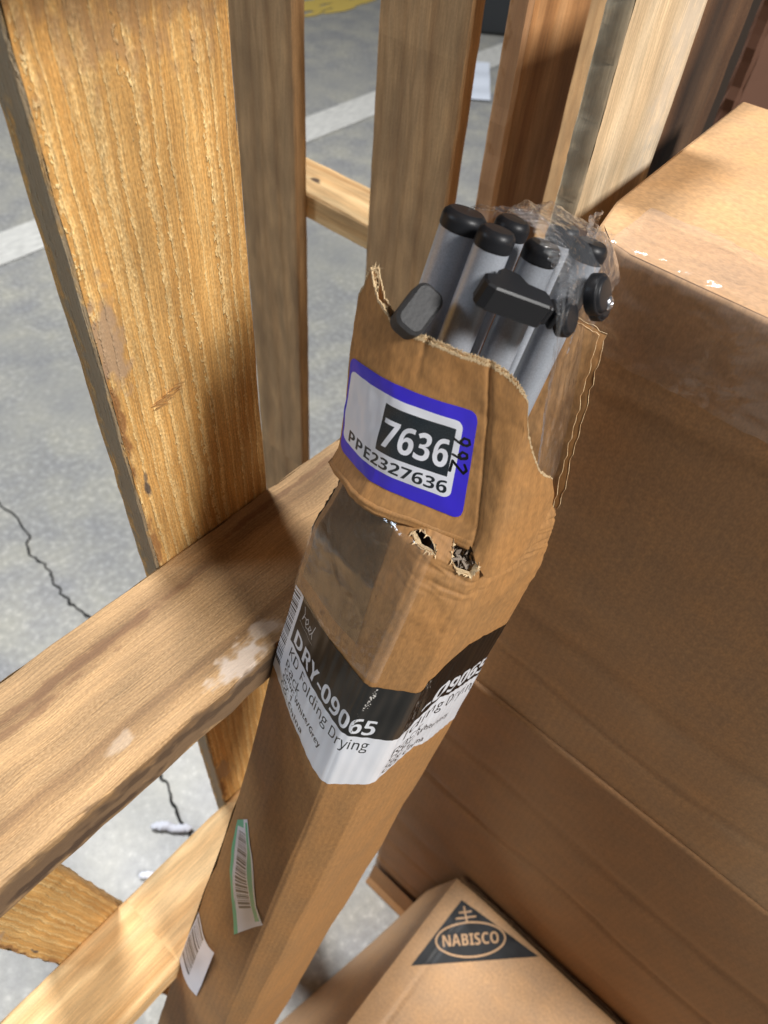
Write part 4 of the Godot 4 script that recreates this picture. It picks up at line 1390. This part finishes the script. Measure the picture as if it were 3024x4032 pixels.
func build_boxes() -> void:
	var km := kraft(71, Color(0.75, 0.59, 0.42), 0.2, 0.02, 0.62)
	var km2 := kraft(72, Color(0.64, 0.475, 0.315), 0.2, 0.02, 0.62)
	var g := "cardboard boxes stacked at the right"
	# bottom, middle, top
	var o := thing("cardboard_box", "brown cardboard box standing on the floor, bottom of the stack", "box", Vector3(0.47, 0, 0.1), g)
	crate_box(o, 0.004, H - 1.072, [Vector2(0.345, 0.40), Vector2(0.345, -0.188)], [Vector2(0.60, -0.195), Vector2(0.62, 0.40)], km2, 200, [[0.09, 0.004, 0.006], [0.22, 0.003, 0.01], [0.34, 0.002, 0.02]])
	# loose bottom flap lifting from the floor edge
	var st := begin()
	for i in 20:
		for k in 2:
			var z0 := -0.186 + 0.55 * i / 20.0
			var z1 := -0.186 + 0.55 * (i + 1) / 20.0
			quad(st, Vector3(0.3375 - 0.012 * k, 0.012 + 0.045 * (1 - k), z0), Vector3(0.3375 - 0.012 * k, 0.012 + 0.045 * (1 - k), z1), Vector3(0.3255 - 0.010 * k, 0.004 + 0.006 * (1 - k), z1), Vector3(0.3255 - 0.010 * k, 0.004 + 0.006 * (1 - k), z0), Vector2(i * 0.1, 0), Vector2(i * 0.1 + 0.1, 0), Vector2(i * 0.1 + 0.1, 0.2), Vector2(i * 0.1, 0.2))
	commit(st, "bottom_flap", km2, o)
	o = thing("cardboard_box", "brown cardboard box between two others, middle of the stack", "box", Vector3(0.47, H - 1.068, 0.1), g)
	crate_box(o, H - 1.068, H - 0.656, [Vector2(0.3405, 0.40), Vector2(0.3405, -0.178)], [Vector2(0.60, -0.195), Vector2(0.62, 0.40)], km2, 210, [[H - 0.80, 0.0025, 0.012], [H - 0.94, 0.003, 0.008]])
	o = thing("cardboard_box", "large cardboard box with taped and crushed top corner, top of the stack", "box", Vector3(0.47, H - 0.6552, 0.1), g)
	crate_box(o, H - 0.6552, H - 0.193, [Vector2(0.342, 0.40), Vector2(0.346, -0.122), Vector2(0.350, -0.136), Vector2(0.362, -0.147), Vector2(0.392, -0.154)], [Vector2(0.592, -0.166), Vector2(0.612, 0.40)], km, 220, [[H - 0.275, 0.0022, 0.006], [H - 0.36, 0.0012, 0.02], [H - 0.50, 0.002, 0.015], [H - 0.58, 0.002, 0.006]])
	# clear tape folded over the top left edge, wrinkled, gathered at the crushed corner
	var nz := noise(81, 9.0, 4)
	nz.fractal_type = FastNoiseLite.FRACTAL_RIDGED
	var ft := func(i: int, j: int) -> Vector3:
		var z := lerpf(-0.132, 0.40, i / 150.0)
		var t := j / 44.0
		var a := lerpf(-0.058, 0.044, t)           # down the face (negative), over the edge, onto the top
		var w := 0.0008 + 0.0016 * maxf(0.0, nz.get_noise_2d(z * 1.2, a * 3.0)) + 0.0007 * nz.get_noise_2d(z * 6.0 + 5.0, a * 6.0)
		var x0 := lerpf(0.3465, 0.342, (z + 0.13) / 0.53)
		if a < -0.004:
			return Vector3(x0 - 0.0018 - w * 1.3, H - 0.193 + a, z)
		if a < 0.004:
			var r := (a + 0.004) / 0.008 * PI * 0.5
			return Vector3(x0 + 0.002 - (0.0038 + w) * cos(r), H - 0.193 - 0.004 + (0.0055 + w) * sin(r), z)
		return Vector3(x0 + 0.002 + (a - 0.004), H - 0.193 + 0.0024 + w + 0.004 * clampf((a - 0.004) / 0.03, 0.0, 1.0) * 0.4, z)
	var gt := func(i: int, j: int) -> Vector2: return Vector2(i / 150.0, j / 44.0)
	put(sheet(150, 44, ft, gt, true), "clear_tape", film(Color(0.80, 0.74, 0.70), 0.15, 0.13, 0.022, Vector3(7, 1.4, 1)), o)
	var n3 := noise(83, 1.0, 4)
	n3.fractal_type = FastNoiseLite.FRACTAL_RIDGED
	var fc := func(i: int, j: int) -> Vector3:
		var x := i / 60.0
		var y := j / 40.0
		var a := lerpf(0.15, 1.75, x)              # round the crushed corner
		var r := 0.030 + 0.0035 * n3.get_noise_2d(x * 3.0, y * 2.5) + 0.0015 * n3.get_noise_2d(x * 9.0, y * 6.0) - 0.006 * y * y
		return Vector3(0.3765 - cos(a) * r, H - 0.186 - 0.062 * y - 0.010 * x * (1.0 - y), -0.1245 - sin(a) * r * 0.98)
	var gc := func(i: int, j: int) -> Vector2: return Vector2(i / 60.0, j / 40.0)
	put(sheet(60, 40, fc, gc, false), "stretch_film", film(Color(0.86, 0.84, 0.84), 0.13, 0.08, 0.11, Vector3(1.2, 1.0, 1)), o)

func build_printed_carton() -> void:
	var top := H - 1.145
	var o := thing("printed_carton", "tan cardboard carton with black triangular maker's mark on its top", "carton", Vector3(0.1, 0, 0.2))
	var m := kraft(76, Color(0.735, 0.58, 0.42), 0.15, 0.015, 0.6)
	var nz := noise(85, 6.0, 3)
	var x0 := -0.12
	var x1 := 0.3335
	var z0 := -0.045
	var z1 := 0.55
	# top: rises from the rounded back edge, with a pressed fold 36 mm in
	var zs := []
	for k in 24:
		zs.append(z0 + 0.048 * k / 24.0)
	for k in 41:
		zs.append(z0 + 0.048 + (z1 - z0 - 0.048) * k / 40.0)
	var hgt := func(x: float, z: float) -> float:
		var d := z - z0
		var y := top - 0.0055 * pow(clampf(1.0 - d / 0.036, 0.0, 1.0), 1.3)
		y -= 0.0016 * exp(-pow((d - 0.037) / 0.0035, 2.0))
		y += 0.0022 * nz.get_noise_2d(x, z) + 0.0009 * nz.get_noise_2d(x * 4.0, z * 4.0)
		y -= 0.003 * pow(clampf((x - x1 + 0.008) / 0.008, 0.0, 1.0), 3.0)
		return y
	var ft := func(i: int, j: int) -> Vector3:
		var x := lerpf(x0, x1, pow(i / 60.0, 0.7))
		return Vector3(x, hgt.call(x, zs[j]), zs[j])
	var gt := func(i: int, j: int) -> Vector2: return Vector2(lerpf(x0, x1, pow(i / 60.0, 0.7)) * 4.0, zs[j] * 4.0)
	put(sheet(60, zs.size() - 1, ft, gt, false), "carton_top", m, o)
	var fb := func(i: int, j: int) -> Vector3:
		var x := lerpf(x0, x1, i / 30.0)
		var y: float = lerpf(0.004, hgt.call(x, z0), j / 20.0)
		var out := 1.0 - j / 20.0                     # the back wall has slumped outwards
		return Vector3(x, y, z0 - out * (0.102 - 0.19 * (x - 0.05)) - 0.008 * sin(PI * out) - 0.003 * nz.get_noise_2d(x * 0.7, y * 0.7) * sin(PI * out))
	var gb := func(i: int, j: int) -> Vector2: return Vector2(i * 0.08, j * 0.075)
	put(sheet(30, 20, fb, gb, true), "carton_back", m, o)
	var st := begin()
	quad(st, Vector3(x1, 0.004, z1), Vector3(x1, 0.004, z0), Vector3(x1, top - 0.012, z0), Vector3(x1, top - 0.012, z1), Vector2(0, 0), Vector2(2.4, 0), Vector2(2.4, 1.5), Vector2(0, 1.5))
	quad(st, Vector3(x0, 0.004, z0), Vector3(x0, 0.004, z1), Vector3(x0, top, z1), Vector3(x0, top, z0), Vector2(0, 0), Vector2(2.4, 0), Vector2(2.4, 1.5), Vector2(0, 1.5))
	quad(st, Vector3(x0, 0.004, z1), Vector3(x1, 0.004, z1), Vector3(x1, top, z1), Vector3(x0, top, z1), Vector2(0, 0), Vector2(2.4, 0), Vector2(2.4, 1.5), Vector2(0, 1.5))
	commit(st, "carton_side", m, o)
	# two flap edges standing along the right side
	for k in 2:
		var fe := func(i: int, j: int) -> Vector3:
			var z := lerpf(z0 + 0.004, z1, i / 60.0)
			var w := 0.0014 * nz.get_noise_2d(z * 2.0, k * 5.0)
			return Vector3(x1 + 0.0025 + 0.0045 * k + w + 0.0016 * (j if j < 2 else 3 - j) * 0.5, top - 0.0035 - 0.004 * k + (0.0 if j in [1, 2] else -0.05) + w, z) if j < 2 else Vector3(x1 + 0.0045 + 0.0045 * k + w, top - 0.0035 - 0.004 * k + (0.0 if j == 2 else -0.05) + w, z)
		var ge := func(i: int, j: int) -> Vector2: return Vector2(i * 0.04, j * 0.02)
		put(sheet(60, 3, fe, ge, true), "flap", m, o)
	# the mark: a right triangle, its long side towards the viewer
	var im := Image.create(900, 400, false, Image.FORMAT_RGBA8)
	var ink := Color(0.062, 0.066, 0.072)
	var tan_ := Color(0.76, 0.60, 0.44)
	im.fill(Color(ink, 1.0))
	var cx := 424.0
	stroke(im, [Vector2(cx - 6, 48), Vector2(cx + 2, 152)], 13.0, tan_)
	stroke(im, [Vector2(cx - 44, 84), Vector2(cx + 40, 80)], 12.0, tan_)
	stroke(im, [Vector2(cx - 72, 122), Vector2(cx + 68, 116)], 12.0, tan_)
	var el := []
	for k in 81:
		el.append(Vector2(436 + cos(TAU * k / 80) * 246, 262 + sin(TAU * k / 80) * 110))
	stroke(im, el, 13.0, tan_)
	letters(im, "NABISCO", 436 - 200, 298, 74, 400, tan_, true)
	var pm := printed(im, 0.5)
	var ctr := Vector2(0.2660, 0.0375)
	var ex := Vector2(0.7115, 0.7027)
	var ey := Vector2(0.7027, -0.7115)               # towards the apex
	var fl := func(i: int, j: int) -> Vector3:
		var t := j / 30.0
		var a := lerpf(0.0, 1.0, i / 40.0)
		var l := Vector2(-0.0885, 0.0).lerp(Vector2(-0.009, 0.0755), t)
		var r := Vector2(0.0875, 0.0).lerp(Vector2(-0.0085, 0.0755), t)
		var q := l.lerp(r, a)
		var p := ctr + ex * q.x + ey * q.y
		return Vector3(p.x, hgt.call(p.x, p.y) + 0.0005, p.y)
	var gl := func(i: int, j: int) -> Vector2:
		var t := j / 30.0
		var l := lerpf(-0.0885, -0.009, t)
		var r := lerpf(0.0875, -0.0085, t)
		return Vector2((lerpf(l, r, i / 40.0) + 0.0885) / 0.176, 1.0 - t)
	put(sheet(40, 30, fl, gl, true), "printed_mark", pm, o)

func build_small_things() -> void:
	var foam := plain(Color(0.90, 0.90, 0.93), 0.8)
	var k := 0
	for q in [[Vector2(0.108, -0.560), Vector2(0.131, -0.535), Vector2(0.136, -0.523), Vector2(0.160, -0.497)], [Vector2(0.040, -0.505), Vector2(0.052, -0.492), Vector2(0.060, -0.480), Vector2(0.066, -0.468)]]:
		var labels := ["crumpled white packing foam strip lying on the concrete behind the lower rail", "small white packing foam bit half hidden by the lower rail"]
		var o := thing("packing_foam", labels[k], "foam strip", Vector3(q[1].x, 0, q[1].y))
		var pts := []
		for p in q:
			pts.append(Vector3(p.x, 0.009 + 0.003 * (pts.size() % 2), p.y))
		var r := 0.0078 if k == 0 else 0.006
		var n := 24
		var nz := noise(33 + k, 40.0, 2)
		var ff := func(i: int, jj: int) -> Vector3:
			var t := i / float(n) * (pts.size() - 1.001)
			var kk := int(t)
			var c: Vector3 = pts[kk].lerp(pts[kk + 1], t - kk)
			var d: Vector3 = (pts[-1] - pts[0]).normalized()
			var side := d.cross(Vector3.UP)
			var a := TAU * jj / 10.0
			var rr := r * (1.0 + 0.5 * nz.get_noise_2d(i * 0.02, jj * 0.01)) * sqrt(maxf(0.02, 1.0 - pow(absf(i / float(n) * 2.0 - 1.0), 8.0)))
			return c + side * cos(a) * rr + Vector3.UP * sin(a) * rr * 0.8
		var gg := func(i: int, jj: int) -> Vector2: return Vector2(i, jj)
		put(sheet(n, 10, ff, gg, true), "foam_strip", foam, o)
		k += 1
	# far bin in the gap beside the post
	var at := Vector3(4.52, 0, -2.86)
	var o := thing("storage_bin", "black plastic bin with a blue ring on top, far across the floor", "bin", at)
	org = Vector3.ZERO
	var st := slab(round_rect(-0.24, -0.20, 0.48, 0.40, 0.06), 0.34, 0.02)
	var b := commit(st, "bin_body", plain(Color(0.16, 0.17, 0.18), 0.5), o)
	b.transform = Transform3D(Basis(Vector3(0.6, 0, 0.8), Vector3(0.8, 0, -0.6), Vector3(0, 1, 0)), Vector3(0, 0.003, 0))
	var tor := TorusMesh.new()
	tor.inner_radius = 0.085
	tor.outer_radius = 0.13
	var tr := put(tor, "blue_ring", plain(Color(0.18, 0.38, 0.62), 0.4), o)
	tr.position = Vector3(-0.02, 0.36, 0.04)
	o = thing("floor_glint", "narrow white sheet painting the lamp reflection on the floor past the corner post", "paper", Vector3(3.66, 0.006, -2.41))  # white sheet added as the lamp's reflection on the polished floor
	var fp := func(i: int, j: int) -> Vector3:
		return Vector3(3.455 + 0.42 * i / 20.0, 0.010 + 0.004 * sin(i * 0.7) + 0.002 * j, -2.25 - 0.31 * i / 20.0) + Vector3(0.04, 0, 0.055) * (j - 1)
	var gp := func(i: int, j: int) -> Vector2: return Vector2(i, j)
	put(sheet(20, 2, fp, gp, true), "glint_sheet", plain(Color(0.92, 0.94, 0.98), 0.5), o)

func _ready() -> void:
	setup_view()
	build_floor()
	build_crate()
	build_carton()
	build_rack()
	build_bag()
	build_boxes()
	build_printed_carton()
	build_small_things()
